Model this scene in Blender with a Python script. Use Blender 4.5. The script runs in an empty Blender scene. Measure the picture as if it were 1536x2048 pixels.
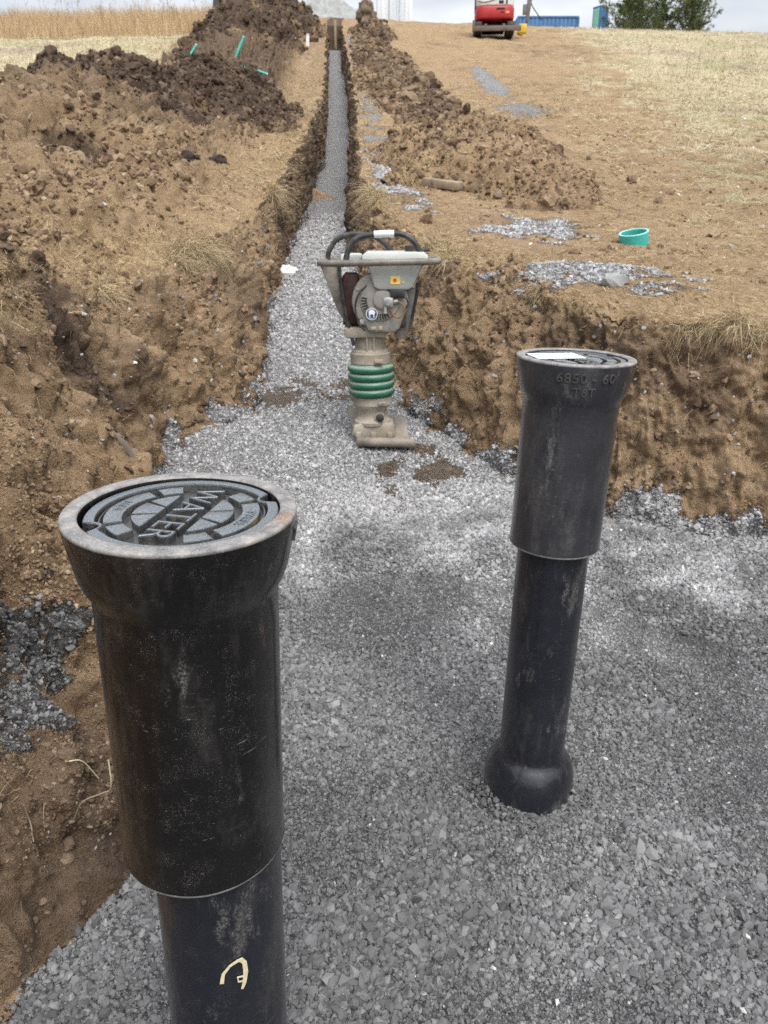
import bpy, bmesh, math, random
import numpy as np
from mathutils import Vector, Matrix, Euler, Quaternion
R = math.radians
rng = np.random.default_rng(7)
random.seed(5)
CZ = 1.45                      # eye height; most heights below are given relative to the eye
SC = bpy.context.scene
COL = SC.collection

# ------------------------------------------------------------------ camera, sky, sun, exposure
PITCH = R(20.5)
FPX = 1490.0
cam_d = bpy.data.cameras.new('camera')
cam = bpy.data.objects.new('camera', cam_d); COL.objects.link(cam)
cam.location = (0, 0, CZ)
cam.rotation_euler = (R(90) - PITCH, 0, 0)
cam_d.sensor_fit = 'VERTICAL'; cam_d.sensor_height = 36.0; cam_d.lens = 36.0 * FPX / 2048.0
cam_d.clip_start = 0.02; cam_d.clip_end = 2000
cam_d.dof.use_dof = True; cam_d.dof.focus_distance = 0.88; cam_d.dof.aperture_fstop = 15.0
SC.camera = cam

SUN_EL, SUN_AZ = R(58), R(160)     # azimuth measured from +Y towards +X
W = bpy.data.worlds.new('World'); SC.world = W; W.use_nodes = True
nt = W.node_tree; nt.nodes.clear()
sky = nt.nodes.new('ShaderNodeTexSky'); sky.sky_type = 'NISHITA'; sky.sun_disc = False
sky.sun_elevation = SUN_EL; sky.sun_rotation = SUN_AZ
sky.air_density = 1.0; sky.dust_density = 3.0; sky.ozone_density = 1.0; sky.altitude = 100
hs = nt.nodes.new('ShaderNodeHueSaturation'); hs.inputs['Saturation'].default_value = 0.36
hs.inputs['Value'].default_value = 1.12
tc = nt.nodes.new('ShaderNodeTexCoord'); mpn = nt.nodes.new('ShaderNodeMapping'); mpn.inputs['Scale'].default_value = (1.2, 1.2, 3.5)
cn = nt.nodes.new('ShaderNodeTexNoise'); cn.inputs['Scale'].default_value = 2.2; cn.inputs['Detail'].default_value = 5
cr = nt.nodes.new('ShaderNodeMapRange'); cr.inputs[1].default_value = .42; cr.inputs[2].default_value = .68; cr.inputs[3].default_value = 0; cr.inputs[4].default_value = .75
mx = nt.nodes.new('ShaderNodeMix'); mx.data_type = 'RGBA'; mx.inputs[7].default_value = (8.2, 8.35, 8.5, 1)
bg = nt.nodes.new('ShaderNodeBackground'); bg.inputs['Strength'].default_value = 0.125
wo = nt.nodes.new('ShaderNodeOutputWorld')
L = nt.links.new
L(sky.outputs[0], hs.inputs['Color']); L(hs.outputs[0], mx.inputs[6]); L(tc.outputs['Generated'], mpn.inputs[0]); L(mpn.outputs[0], cn.inputs['Vector'])
L(cn.outputs[0], cr.inputs[0]); L(cr.outputs[0], mx.inputs[0]); sx_ = nt.nodes.new('ShaderNodeSeparateXYZ'); zr = nt.nodes.new('ShaderNodeMapRange'); zr.inputs[1].default_value = 0; zr.inputs[2].default_value = 1; zr.inputs[3].default_value = .63; zr.inputs[4].default_value = 1.85
m3 = nt.nodes.new('ShaderNodeVectorMath'); m3.operation = 'SCALE'      # an overcast sky is brightest overhead
L(tc.outputs['Generated'], sx_.inputs[0]); L(sx_.outputs[2], zr.inputs[0]); L(mx.outputs[2], m3.inputs[0]); L(zr.outputs[0], m3.inputs['Scale']); L(m3.outputs[0], bg.inputs['Color']); L(bg.outputs[0], wo.inputs[0])

sun_d = bpy.data.lights.new('sun', 'SUN'); sun = bpy.data.objects.new('sun', sun_d); COL.objects.link(sun)
sun_d.energy = 1.4; sun_d.angle = R(32); sun_d.color = (1.0, .96, .9)
sdir = Vector((math.sin(SUN_AZ) * math.cos(SUN_EL), math.cos(SUN_AZ) * math.cos(SUN_EL), math.sin(SUN_EL)))
sun.rotation_euler = sdir.to_track_quat('Z', 'Y').to_euler()
SC.view_settings.view_transform = 'Standard'; SC.view_settings.look = 'None'
SC.view_settings.exposure = 0.50; SC.view_settings.gamma = 1.0
SC.cycles.max_bounces = 5; SC.cycles.diffuse_bounces = 3; SC.cycles.glossy_bounces = 2
SC.cycles.use_denoising = False

# ------------------------------------------------------------------ numpy noise
def _h(ix, iy, iz, seed):
    with np.errstate(over='ignore'):
        h = (ix.astype(np.uint32) * np.uint32(374761393) + iy.astype(np.uint32) * np.uint32(668265263)
             + iz.astype(np.uint32) * np.uint32(2246822519) + np.uint32(seed * 3266489917 & 0xffffffff))
        h = (h ^ (h >> np.uint32(13))) * np.uint32(1274126177)
        h = (h ^ (h >> np.uint32(15))) * np.uint32(2246822519)
        return h ^ (h >> np.uint32(16))
_G = np.array([(1,1,0),(-1,1,0),(1,-1,0),(-1,-1,0),(1,0,1),(-1,0,1),(1,0,-1),(-1,0,-1),(0,1,1),(0,-1,1),(0,1,-1),(0,-1,-1),(1,1,0),(-1,1,0),(0,-1,1),(0,-1,-1)], dtype=np.float32)
def perlin(p, seed=0):
    p = np.asarray(p, dtype=np.float64)
    i = np.floor(p).astype(np.int64); f = (p - i).astype(np.float32)
    u = f * f * f * (f * (f * 6 - 15) + 10)
    ii = i & 0xffffffff
    res = 0
    for dx in (0, 1):
        wx = u[:, 0] if dx else 1 - u[:, 0]
        for dy in (0, 1):
            wy = u[:, 1] if dy else 1 - u[:, 1]
            for dz in (0, 1):
                wz = u[:, 2] if dz else 1 - u[:, 2]
                g = _G[_h(ii[:, 0] + dx & 0xffffffff, ii[:, 1] + dy & 0xffffffff, ii[:, 2] + dz & 0xffffffff, seed) & 15]
                res = res + wx * wy * wz * (g[:, 0] * (f[:, 0] - dx) + g[:, 1] * (f[:, 1] - dy) + g[:, 2] * (f[:, 2] - dz))
    return res
def fbm(p, sc, oc=4, seed=0, gain=.5):
    s = 0; a = 1.0; t = 0
    for k in range(oc):
        s = s + a * perlin(p * sc * 2 ** k, seed + k); t += a; a *= gain
    return s
def billow(p, sc, oc=4, seed=0, gain=.5):
    s = 0; a = 1.0
    for k in range(oc):
        s = s + a * (np.abs(perlin(p * sc * 2 ** k, seed + k)) * 2 - .45); a *= gain
    return s
def ss(x, a=0., b=1.):
    t = np.clip((x - a) / (b - a), 0, 1); return t * t * (3 - 2 * t)

# ------------------------------------------------------------------ terrain shape (heights relative to the eye)
def smooth_table(keys, sig):
    ys = np.linspace(keys[0][0], keys[-1][0], 6000); v = np.interp(ys, [k[0] for k in keys], [k[1] for k in keys])
    return ys, v
def pchip(keys):
    x = np.array([k[0] for k in keys], float); y = np.array([k[1] for k in keys], float)
    h = np.diff(x); d = np.diff(y) / h; m = np.zeros_like(x); m[0] = d[0]; m[-1] = d[-1]
    for i in range(1, len(x) - 1):
        m[i] = 0 if d[i-1] * d[i] <= 0 else 2 * d[i-1] * d[i] / (d[i-1] + d[i])
    def f(q):
        q = np.clip(q, x[0], x[-1]); i = np.clip(np.searchsorted(x, q) - 1, 0, len(x) - 2)
        t = (q - x[i]) / h[i]
        return ((2*t**3-3*t**2+1)*y[i] + (t**3-2*t**2+t)*h[i]*m[i] + (-2*t**3+3*t**2)*y[i+1] + (t**3-t**2)*h[i]*m[i+1])
    return f
gprof = pchip([(-6,-.60),(0,-.52),(1.5,-.43),(3,-.336),(5.5,-.066),(8,.36),(12,1.14),(17,2.3),(22,3.49),(30,5.75),(38,8.2),(42,9.42),(45,10.37),(48,11.1),(51,11.8),(56,12.3),(70,12.7),(200,12.0)])
fprof = pchip([(-6,-1.34),(1.5,-1.33),(2.7,-1.15),(3.65,-.975),(4.1,-.92),(5.5,-.66),(7,-.40),(9,-.18),(12,.14),(19,1.60),(30,4.60),(36,6.62),(42.3,8.36),(60,9)])
def G0(x, y):
    xs = x + .06 * y
    return gprof(y) - np.where(xs > 0, .042, .030) * np.abs(xs) * np.clip(y / 45, 0, 1) ** 1.0 * np.clip(1 - np.abs(xs) / 90, .3, 1)
def g2(x, y, cx, cy, sx, sy):
    return np.exp(-((x - cx) / sx) ** 2 - ((y - cy) / sy) ** 2)
def Gh(x, y):
    z = G0(x, y)
    z = z + .30 * ss(-x, .8, 1.25) * (1 - ss(y, 2.5, 3.6)) * ss(y, -2, .8)
    z = z + .92 * np.exp(-((x + 4.3) / 1.7) ** 2) * ss(y, 2.6, 6.5) * (1 - ss(y, 11.5, 15))
    z = z + .25 * ss(-x, 1.2, 2.2) * ss(y, 3.2, 5) * (1 - ss(y, 7, 10))
    z = z + .70 * np.exp(-((x + .064 * y + 3.1) / 1.3) ** 2) * ss(y, 12, 17) * (1 - ss(y, 36, 42))
    z = z + .10 * g2(x, y, .9, 3.9, .8, .5) - .26 * g2(x, y, -2.6, 6.9, .42, .22) + .16 * g2(x, y, -2.7, 7.5, .7, .3) + .14 * g2(x, y, -1.9, 5.2, .5, .4) + .16 * g2(x, y, -3.4, 5.6, .6, .5)
    return z
def Fh(x, y):
    z = fprof(y)
    z = z + .07 * g2(x, y, .12, 2.55, .42, .22) - .035 * g2(x, y, .1, 2.1, .4, .25)
    z = z + .10 * g2(x, y, 1.9, 2.3, .6, .4) + .05 * g2(x, y, .75, 2.75, .3, .25)
    z = z + .05 * g2(x, y, -.2, 1.9, .35, .25) + .03 * g2(x, y, .75, 1.35, .4, .12)
    z = z + .12 * g2(x, y, -1.0, 3.55, .3, .35)
    z = z + .22 * g2(x, y, -1.35, 14.2, .45, .5)
    return z
def ground_z(x, y):
    return float(Gh(np.array([float(x)]), np.array([float(y)]))[0]) + CZ
def floor_z(x, y):
    return float(Fh(np.array([float(x)]), np.array([float(y)]))[0]) + CZ

# stations: (LB, LL, RB, RL) in plan
ST = [((-1.0,-3),(-1.8,-3),(3.0,-3),(3.6,-3)),
      ((-.88,.3),(-1.6,.3),(2.6,1.0),(3.1,.9)),
      ((-.70,.98),(-1.5,.95),(2.5,2.0),(2.9,2.3)),
      ((-.53,1.33),(-1.4,1.4),(2.0,2.6),(2.1,2.95)),
      ((-.50,1.8),(-1.28,1.9),(1.5,2.7),(1.5,3.02)),
      ((-.58,2.22),(-1.16,2.35),(1.2,2.77),(1.1,3.1)),
      ((-.95,2.5),(-1.28,2.5),(.93,2.85),(.88,3.2)),
      ((-1.03,3.05),(-1.30,3.0),(.62,3.15),(.76,3.5)),
      ((-.94,3.55),(-1.36,3.8),(.42,3.5),(.68,3.9)),
      ((-.68,3.97),(-1.27,4.3),(.17,4.0),(.50,4.4)),
      ((-.77,4.7),(-1.20,5.0),(.03,4.7),(.40,5.1)),
      ((-.95,7),(-1.08,7),(-.24,7),(.02,7)),
      ((-1.13,10),(-1.19,10),(-.44,10),(-.30,10)),
      ((-1.24,12),(-1.26,12),(-.53,12),(-.38,12)),
      ((-1.40,19),(-1.42,19),(-.69,19),(-.6,19)),
      ((-2.03,30),(-2.05,30),(-1.31,30),(-1.24,30)),
      ((-2.75,42),(-2.77,42),(-2.1,42),(-2.05,42)),
      ((-2.76,42.12),(-2.81,42.12),(-2.11,42.12),(-2.0,42.12)),
      ((-2.9,48),(-2.95,48),(-2.3,48),(-2.2,48)),
      ((-3.5,62),(-3.55,62),(-2.9,62),(-2.8,62)),
      ((-4,200),(-4.05,200),(-3,200),(-2.9,200))]
NR = [34, 90, 60, 60, 56, 44, 44, 44, 44, 40, 70, 56, 34, 56, 56, 44, 14, 16, 14, 12]
srow = np.concatenate([i + np.arange(n) / n for i, n in enumerate(NR)] + [[len(ST) - 1.]])
ST = np.array(ST, float)                       # (S,4,2)
pts = np.stack([np.stack([np.interp(srow, np.arange(len(ST)), ST[:, k, c]) for c in (0, 1)], -1) for k in range(4)], 1)
# soften the corners of the curves a little (near part only)
for _ in range(5):
    q = pts.copy(); q[1:-1] = .25 * pts[:-2] + .5 * pts[1:-1] + .25 * pts[2:]; sel = (pts[:, 0, 1] < 41); pts[sel] = q[sel]
NL, NWL, NF, NW, NRR = 290, 110, 220, 110, 290
def outward(n, k=5.2, Wm=75.):
    u = np.arange(1, n + 1) / n; return Wm * (np.exp(k * u) - 1) / (math.exp(k) - 1)
cols_xy = []; cols_t = []; zone = []
LB, LL, RB, RL = pts[:, 0], pts[:, 1], pts[:, 2], pts[:, 3]
ol = outward(NL)[::-1]
Xg, Yg, Tg, Zn = [], [], [], []
for t in ol:
    Xg.append(LL[:, 0] - t); Yg.append(LL[:, 1]); Tg.append(t); Zn.append(0)
def wall_mix(t): return .45 * t + .55 * (1 - math.cos(math.pi / 2 * t))
for j in range(NWL + 1):
    t = 1 - j / NWL; m = wall_mix(t)
    Xg.append(LB[:, 0] + (LL[:, 0] - LB[:, 0]) * m); Yg.append(LB[:, 1] + (LL[:, 1] - LB[:, 1]) * m); Tg.append(t); Zn.append(1)
for j in range(1, NF):
    t = j / NF
    Xg.append(LB[:, 0] + (RB[:, 0] - LB[:, 0]) * t); Yg.append(LB[:, 1] + (RB[:, 1] - LB[:, 1]) * t); Tg.append(t); Zn.append(2)
for j in range(NW + 1):
    t = j / NW; m = wall_mix(t)
    Xg.append(RB[:, 0] + (RL[:, 0] - RB[:, 0]) * m); Yg.append(RB[:, 1] + (RL[:, 1] - RB[:, 1]) * m); Tg.append(t); Zn.append(3)
for t in outward(NRR):
    Xg.append(RL[:, 0] + t); Yg.append(RL[:, 1]); Tg.append(t); Zn.append(4)
X = np.array(Xg).T; Y = np.array(Yg).T; nr, nc = X.shape
T = np.broadcast_to(np.array(Tg), X.shape); ZN = np.broadcast_to(np.array(Zn), X.shape)
# wobble the plan of the trench sides so they are not ruled lines
Pm = np.stack([X, Y, 0 * X], -1).reshape(-1, 3)
wob = (fbm(Pm, 1.1, 3, 11) * .10 + fbm(Pm, 4.0, 2, 15) * .035).reshape(X.shape)
wamt = np.where((ZN == 1) | (ZN == 3), 1.0, np.where(ZN == 2, np.abs(T - .5) * 2 * (np.abs(T - .5) > .35), np.exp(-T / .5)))
wamt = wamt * ss(Y, .2, 1.2) * (1 - ss(Y, 44, 46)) * np.clip(Y / 12, .55, 1.0)
X = X + wob * wamt
Z_G = Gh(X.ravel(), Y.ravel()).reshape(X.shape); Z_F = Fh(X.ravel(), Y.ravel()).reshape(X.shape)
endf = ss(srow, 16, 17)[:, None] * np.ones_like(X)
Z_F = Z_F * (1 - endf) + Z_G * endf
tz = np.sin(np.clip(T, 0, 1) * math.pi / 2) * .55 + np.clip(T, 0, 1) * .45
Z = np.where((ZN == 0) | (ZN == 4), Z_G, np.where(ZN == 2, Z_F, Z_F + (Z_G - Z_F) * tz))
P = np.stack([X, Y, Z], -1)
def normals(P):
    dr = np.gradient(P, axis=0); dc = np.gradient(P, axis=1)
    n = np.cross(dc, dr); n /= np.linalg.norm(n, axis=-1, keepdims=True) + 1e-9; return n
N = normals(P); Pf = P.reshape(-1, 3); Yf = Y.ravel(); Xf = X.ravel(); ZNf = ZN.ravel(); Tf = T.ravel()
wall = ((ZNf == 1) | (ZNf == 3)).astype(float)
walled = wall * np.sin(np.clip(Tf, 0, 1) * math.pi) ** .5
lipd = np.where((ZNf == 0) | (ZNf == 4), Tf, 0.)
upper = ((ZNf == 0) | (ZNf == 4)).astype(float)
flo = (ZNf == 2).astype(float)
dist = np.sqrt(Xf ** 2 + Yf ** 2 + .3)
# disturbed soil beside the trench on the left (spoil) : 1, calm ground : 0
spoil = np.clip(ss(-(Xf + .064 * Yf), .8, 1.6) * (1 - ss(-(Xf + .064 * Yf), 5.2, 6.6)) + .0, 0, 1) * (ZNf == 0)
spoil = np.maximum(spoil, (ZNf == 0) * (Xf > -3.2) * (Yf < 3.2) * 1.0)
Q = Pf * np.array([1, 1, 1.])
big = fbm(Q, .9, 3, 21); med = billow(Q, 3.2, 3, 31); sml = billow(Q, 11., 3, 41, .55); tiny = billow(Q, 36., 2, 51, .6)
vert = Q * np.array([2.8, 2.8, .40])
tool = fbm(vert, 4.0, 3, 61)
d = (big * .05 + med * .048 + sml * .020 + tiny * .008) * (wall * (.35 + .65 * walled))
d = d + tool * .085 * walled + billow(vert, 7.0, 2, 66) * .022 * walled
farf = np.clip(dist / 6, .6, 3.0)
d = d + spoil * (big * .12 * farf + med * .085 * farf + sml * .034 * farf + tiny * .008)
calm = upper * (1 - spoil)
d = d + calm * (big * .035 * np.clip(dist / 8, .5, 2.5) + med * .012 * np.clip(dist / 8, 1, 2) + sml * .006 * np.clip(dist / 6, 1, 2) + tiny * .003)
lipz = np.exp(-lipd / .18) * upper + wall * ss(Tf, .8, 1) * (1 - .8 * ss(Yf, 7, 10))
d = d + lipz * (med * .03 + sml * .012)
d = d + flo * (fbm(Q, 2.5, 3, 71) * .022 + sml * .004 + tiny * .002)
d *= ss(Yf, -3, .3) * (1 - ss(Yf, 60, 90))
P = P + N * d.reshape(X.shape)[..., None]
N = normals(P)
P[..., 2] += CZ
Pf = P.reshape(-1, 3); Nf = N.reshape(-1, 3)

# material masks ---------------------------------------------------------------
mn = fbm(Q, 5., 4, 81); mn2 = fbm(Q, 1.3, 3, 91)
edge = np.where(ZNf == 1, 1 - Tf, np.where(ZNf == 3, 1 - Tf, 0))   # 1 at the foot of the wall
grav = flo.copy()
ed = np.minimum(Tf, 1 - Tf) * (np.repeat((RB[:, 0] - LB[:, 0])[:, None], nc, 1).ravel())
grav = np.where(flo > 0, np.clip(ss(ed + mn * np.where((Yf < 2.2) & (Xf < 0), .20, .12 * np.clip(Yf/4, .5, 1)) + fbm(Q, 22., 2, 88) * .04, -.035, .03) , 0, 1), 0)
grav = np.maximum(grav, wall * ss(edge + mn * .22, .86, .97) * np.where(ZNf == 1, ss(Yf, 2.0, 2.5), 1. - .9 * ss(Yf, 3.8, 4.5)))
grav = grav * (1 - ss(endf.ravel(), .0, .02))
def spill(cx, cy, rx, ry, k=1., nz=.9):
    q = ((Xf - cx) / rx) ** 2 + ((Yf - cy) / ry) ** 2
    return k * ss(1 - q + mn * nz + mn2 * .3, .1, .75)
grav = np.maximum(grav, wall * (ZNf == 1) * ss(1 - ((Yf - 1.36) / .36) ** 2 - ((Pf[:, 2] - CZ + .85) / .15) ** 2 + mn * 1.3 + fbm(Q, 20., 3, 89) * 1.1, .05, 1.0) * (Yf < 2.1) * .80)
rdist = np.where(ZNf == 4, Tf, np.where(ZNf == 3, (1 - Tf) * -.6, 9))
spR = np.exp(-((rdist - .28) / .22) ** 2) * (ZNf >= 3) * ss(Yf, 6, 8) * (1 - ss(Yf, 36, 40))
grav = np.maximum(grav, ss(spR * (1 + mn * 2.2 + mn2 * 1.6), .55, .95) * .95)
grav = np.maximum(grav, spill(1.15, 6.25, .50, .75) * (upper > 0))
grav = np.maximum(grav, spill(1.0, 3.85, .55, .38, .9, 1.5) * ((ZNf == 4) | ((ZNf == 3) & (Tf > .8))))
grav = np.maximum(grav, spill(3.1, 25, .45, 4.5) * (upper > 0)); grav = np.maximum(grav, spill(3.0, 18.5, .7, 1.8, .8) * (upper > 0))
grav = np.maximum(grav, spill(.05, 8.8, .25, 1.0, .8) * (ZNf == 4))
# soil smeared over the bed beside the rammer and the trench mouth
grav *= 1 - .5 * flo * ss(1 - ((Xf + .45) / .35) ** 2 - ((Yf - 4.35) / .28) ** 2 + mn * 1.1, .1, .7)
grav *= 1 - .55 * flo * ss(1 - ((Xf - .13) / .22) ** 2 - ((Yf - 3.3) / .3) ** 2 + mn * 1.4, .2, .8)
grav *= 1 - flo * ss(1 - ((Xf + 1.3) / .5) ** 2 - ((Yf - 14.2) / .6) ** 2 + mn * .6, .3, .6)
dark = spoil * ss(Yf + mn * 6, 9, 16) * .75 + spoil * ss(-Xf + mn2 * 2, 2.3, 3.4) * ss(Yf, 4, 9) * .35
dark = np.clip(dark + wall * ss(mn2 + .15 * mn, .05, .45) * .45 + wall * ss(Yf, 6, 10) * .5, 0, 1)  # last term paints the shade of the far trench walls as darker soil
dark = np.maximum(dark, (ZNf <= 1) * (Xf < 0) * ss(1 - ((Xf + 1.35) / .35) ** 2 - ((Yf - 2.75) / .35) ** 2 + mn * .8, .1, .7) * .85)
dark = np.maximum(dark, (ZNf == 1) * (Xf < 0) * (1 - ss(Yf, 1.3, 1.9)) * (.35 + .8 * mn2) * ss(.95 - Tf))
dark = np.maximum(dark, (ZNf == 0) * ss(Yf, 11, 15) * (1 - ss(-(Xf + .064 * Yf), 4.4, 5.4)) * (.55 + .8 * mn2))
pale = calm * ss(-(Xf + .064 * Yf) + mn * 2, 5.2, 6.8)                 # uncut field to the left
# right: worn track next to the trench, pale field beyond
rx = Xf - (2.6 + .14 * Yf)
field = (ZNf == 4) * ss(rx + mn2 * 3. + mn * 1.2, -.2, 2.2) * ss(Yf + mn2 * 4, 6.0, 12)
pale = np.maximum(pale, field)
an = fbm(Q * np.array([.55, 1.6, 1.]), 1.0, 4, 95)
brush = (ZNf == 4) * ss(1 - ((Xf - 7.2) / 3.2) ** 2 - ((Yf - 34.5) / 4.0) ** 2 + an * .9, .1, .8)
pale = pale * (1 - .75 * brush); dark = np.maximum(dark, brush * .62)
dark = np.maximum(dark, (ZNf == 4) * (1 - pale) * ss(an + .3 * mn, .12, .5) * .55 * ss(Yf, 4.5, 8))
dark = np.maximum(dark, (ZNf == 4) * ss(1 - ((Xf - 5.2) / 2.6) ** 2 - ((Yf - 10.6) / 1.6) ** 2 + an, .2, .9) * .5)
dark = np.maximum(dark, (ZNf == 0) * ss(1 - ((Xf + 2.6) / .40) ** 2 - ((Yf - 6.95) / .28) ** 2 + mn * .8, .1, .7))  # shade inside the dug hollow, painted with the dark soil tone
dark = np.where((ZNf == 2), ss(endf.ravel(), 0, .02) * .8, dark)
straw = upper * (1 - spoil * .75) * (.55 + .6 * mn + .3 * mn2)
straw = np.maximum(straw, lipz * (.75 + mn))
straw = np.maximum(straw, (ZNf == 0) * ss(1 - ((Xf + 1.55) / .5) ** 2 - ((Yf - 4.2) / 1.1) ** 2 + mn, .1, .8) * .9)
light = ss(Yf + np.where(Xf > 0, .27, .18) * np.abs(Xf) + mn * .45 + mn2 * .5, 2.45, 3.15)
wetR = np.clip((1 - light) * (1 - .22 * ss(mn2, .0, .4)), 0, 1)

# ------------------------------------------------------------------ mesh helpers
def new_mesh_obj(name, co, loops, starts, smooth=False, mat=None, parent=None, attrs=None):
    me = bpy.data.meshes.new(name)
    co = np.asarray(co, np.float32); loops = np.asarray(loops, np.int32).ravel(); starts = np.asarray(starts, np.int32)
    me.vertices.add(len(co)); me.vertices.foreach_set('co', co.ravel())
    me.loops.add(len(loops)); me.loops.foreach_set('vertex_index', loops)
    me.polygons.add(len(starts)); me.polygons.foreach_set('loop_start', starts)
    me.update(calc_edges=True)
    me.polygons.foreach_set('use_smooth', np.full(len(starts), smooth))
    for k, v in (attrs or {}).items():
        v = np.asarray(v, np.float32)
        if v.ndim == 1:
            a = me.attributes.new(k, 'FLOAT', 'POINT'); a.data.foreach_set('value', v)
        else:
            a = me.attributes.new(k, 'FLOAT_COLOR', 'POINT'); a.data.foreach_set('color', v.ravel())
    me.validate(clean_customdata=False)
    o = bpy.data.objects.new(name, me); COL.objects.link(o)
    if mat: me.materials.append(mat)
    if parent: o.parent = parent
    return o
def quads(nr, nc):
    a = (np.arange(nr - 1)[:, None] * nc + np.arange(nc - 1)[None, :]).ravel()
    f = np.stack([a, a + 1, a + nc + 1, a + nc], -1); return f
def tag(o, label=None, cat=None, group=None, kind=None):
    if label: o['label'] = label
    if cat: o['category'] = cat
    if group: o['group'] = group
    if kind: o['kind'] = kind
    return o
def empty(name, loc=(0, 0, 0), rot=(0, 0, 0)):
    o = bpy.data.objects.new(name, None); COL.objects.link(o); o.location = loc; o.rotation_euler = rot; o.empty_display_size = .1
    return o

# ------------------------------------------------------------------ node helper
class NT:
    def __init__(s, name, rough=.8, spec=.3):
        s.m = bpy.data.materials.new(name); s.m.use_nodes = True; s.t = s.m.node_tree
        s.b = s.t.nodes['Principled BSDF']; s.b.inputs['Roughness'].default_value = rough
        s.b.inputs['Specular IOR Level'].default_value = spec
        s.tc = s.t.nodes.new('ShaderNodeTexCoord')
    def put(s, v, sock):
        if hasattr(v, 'links') and hasattr(v, 'is_output'): s.t.links.new(v, sock)
        elif isinstance(v, (tuple, list)):
            n = len(sock.default_value); v = tuple(v)
            sock.default_value = v if len(v) == n else (v + (1.,))[:n]
        else: sock.default_value = v
    def obj(s): return s.tc.outputs['Object']
    def mapv(s, v, scale=(1, 1, 1), rot=(0, 0, 0), loc=(0, 0, 0)):
        n = s.t.nodes.new('ShaderNodeMapping'); s.put(v, n.inputs[0]); n.inputs['Scale'].default_value = scale
        n.inputs['Rotation'].default_value = rot; n.inputs['Location'].default_value = loc; return n.outputs[0]
    def noise(s, sc, det=4, rough=.55, v=None, dist=0.):
        n = s.t.nodes.new('ShaderNodeTexNoise'); n.inputs['Scale'].default_value = sc; n.inputs['Detail'].default_value = det
        n.inputs['Roughness'].default_value = rough; n.inputs['Distortion'].default_value = dist
        s.put(v or s.obj(), n.inputs['Vector']); return n.outputs[0]
    def vor(s, sc, v=None, feat='F1', out='Distance', rnd=1.):
        n = s.t.nodes.new('ShaderNodeTexVoronoi'); n.feature = feat; n.inputs['Scale'].default_value = sc; n.inputs['Randomness'].default_value = rnd
        s.put(v or s.obj(), n.inputs['Vector']); return n.outputs[out]
    def attr(s, name, out='Fac'):
        n = s.t.nodes.new('ShaderNodeAttribute'); n.attribute_name = name; return n.outputs[out]
    def math(s, op, a, b=0., c=0., clamp=False):
        n = s.t.nodes.new('ShaderNodeMath'); n.operation = op; n.use_clamp = clamp
        s.put(a, n.inputs[0]); s.put(b, n.inputs[1]); s.put(c, n.inputs[2]); return n.outputs[0]
    def mr(s, v, a, b, c=0., d=1.):
        n = s.t.nodes.new('ShaderNodeMapRange'); s.put(v, n.inputs[0])
        for i, q in enumerate((a, b, c, d)): n.inputs[i + 1].default_value = q
        return n.outputs[0]
    def ramp(s, v, stops, interp='LINEAR'):
        n = s.t.nodes.new('ShaderNodeValToRGB'); s.put(v, n.inputs[0]); e = n.color_ramp.elements; n.color_ramp.interpolation = interp
        while len(e) < len(stops): e.new(.5)
        for i, (p, c) in enumerate(stops): e[i].position = p; e[i].color = tuple(c) + (1,)
        return n.outputs[0]
    def mix(s, f, a, b, mode='MIX'):
        n = s.t.nodes.new('ShaderNodeMix'); n.data_type = 'RGBA'; n.blend_type = mode
        s.put(f, n.inputs[0]); s.put(a, n.inputs[6]); s.put(b, n.inputs[7]); return n.outputs[2]
    def sep(s, v):
        n = s.t.nodes.new('ShaderNodeSeparateXYZ'); s.put(v, n.inputs[0]); return n.outputs
    def bump(s, h, strength=.5, dist=.01, prev=None):
        n = s.t.nodes.new('ShaderNodeBump'); n.inputs['Strength'].default_value = strength; n.inputs['Distance'].default_value = dist
        s.put(h, n.inputs['Height'])
        if prev is not None: s.t.links.new(prev, n.inputs['Normal'])
        return n.outputs[0]
    def base(s, v): s.put(v, s.b.inputs['Base Color']); return s
    def rough(s, v): s.put(v, s.b.inputs['Roughness']); return s
    def nrm(s, v): s.t.links.new(v, s.b.inputs['Normal']); return s
    def metal(s, v): s.put(v, s.b.inputs['Metallic']); return s
def plain(name, col, rough=.6, var=.25, sc=30., dust=0., dustcol=(.35, .30, .23), bump=.0, metal=0., spec=.4):
    m = NT(name, rough, spec); n = m.noise(sc, 5, .6)
    c = m.mix(m.mr(n, .3, .7), tuple(q * (1 - var) for q in col), tuple(min(1, q * (1 + var)) for q in col))
    if dust:
        n2 = m.noise(sc * .35, 6, .7); c = m.mix(m.mr(n2, .62 - dust * .4, .8 - dust * .2, 0, min(1, dust * 1.3)), c, dustcol)
    m.base(c); m.metal(metal); m.rough(m.mr(n, .3, .7, max(.05, rough - .12), min(1, rough + .12)))
    if bump: m.nrm(m.bump(n, bump, .002))
    return m.m

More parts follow.
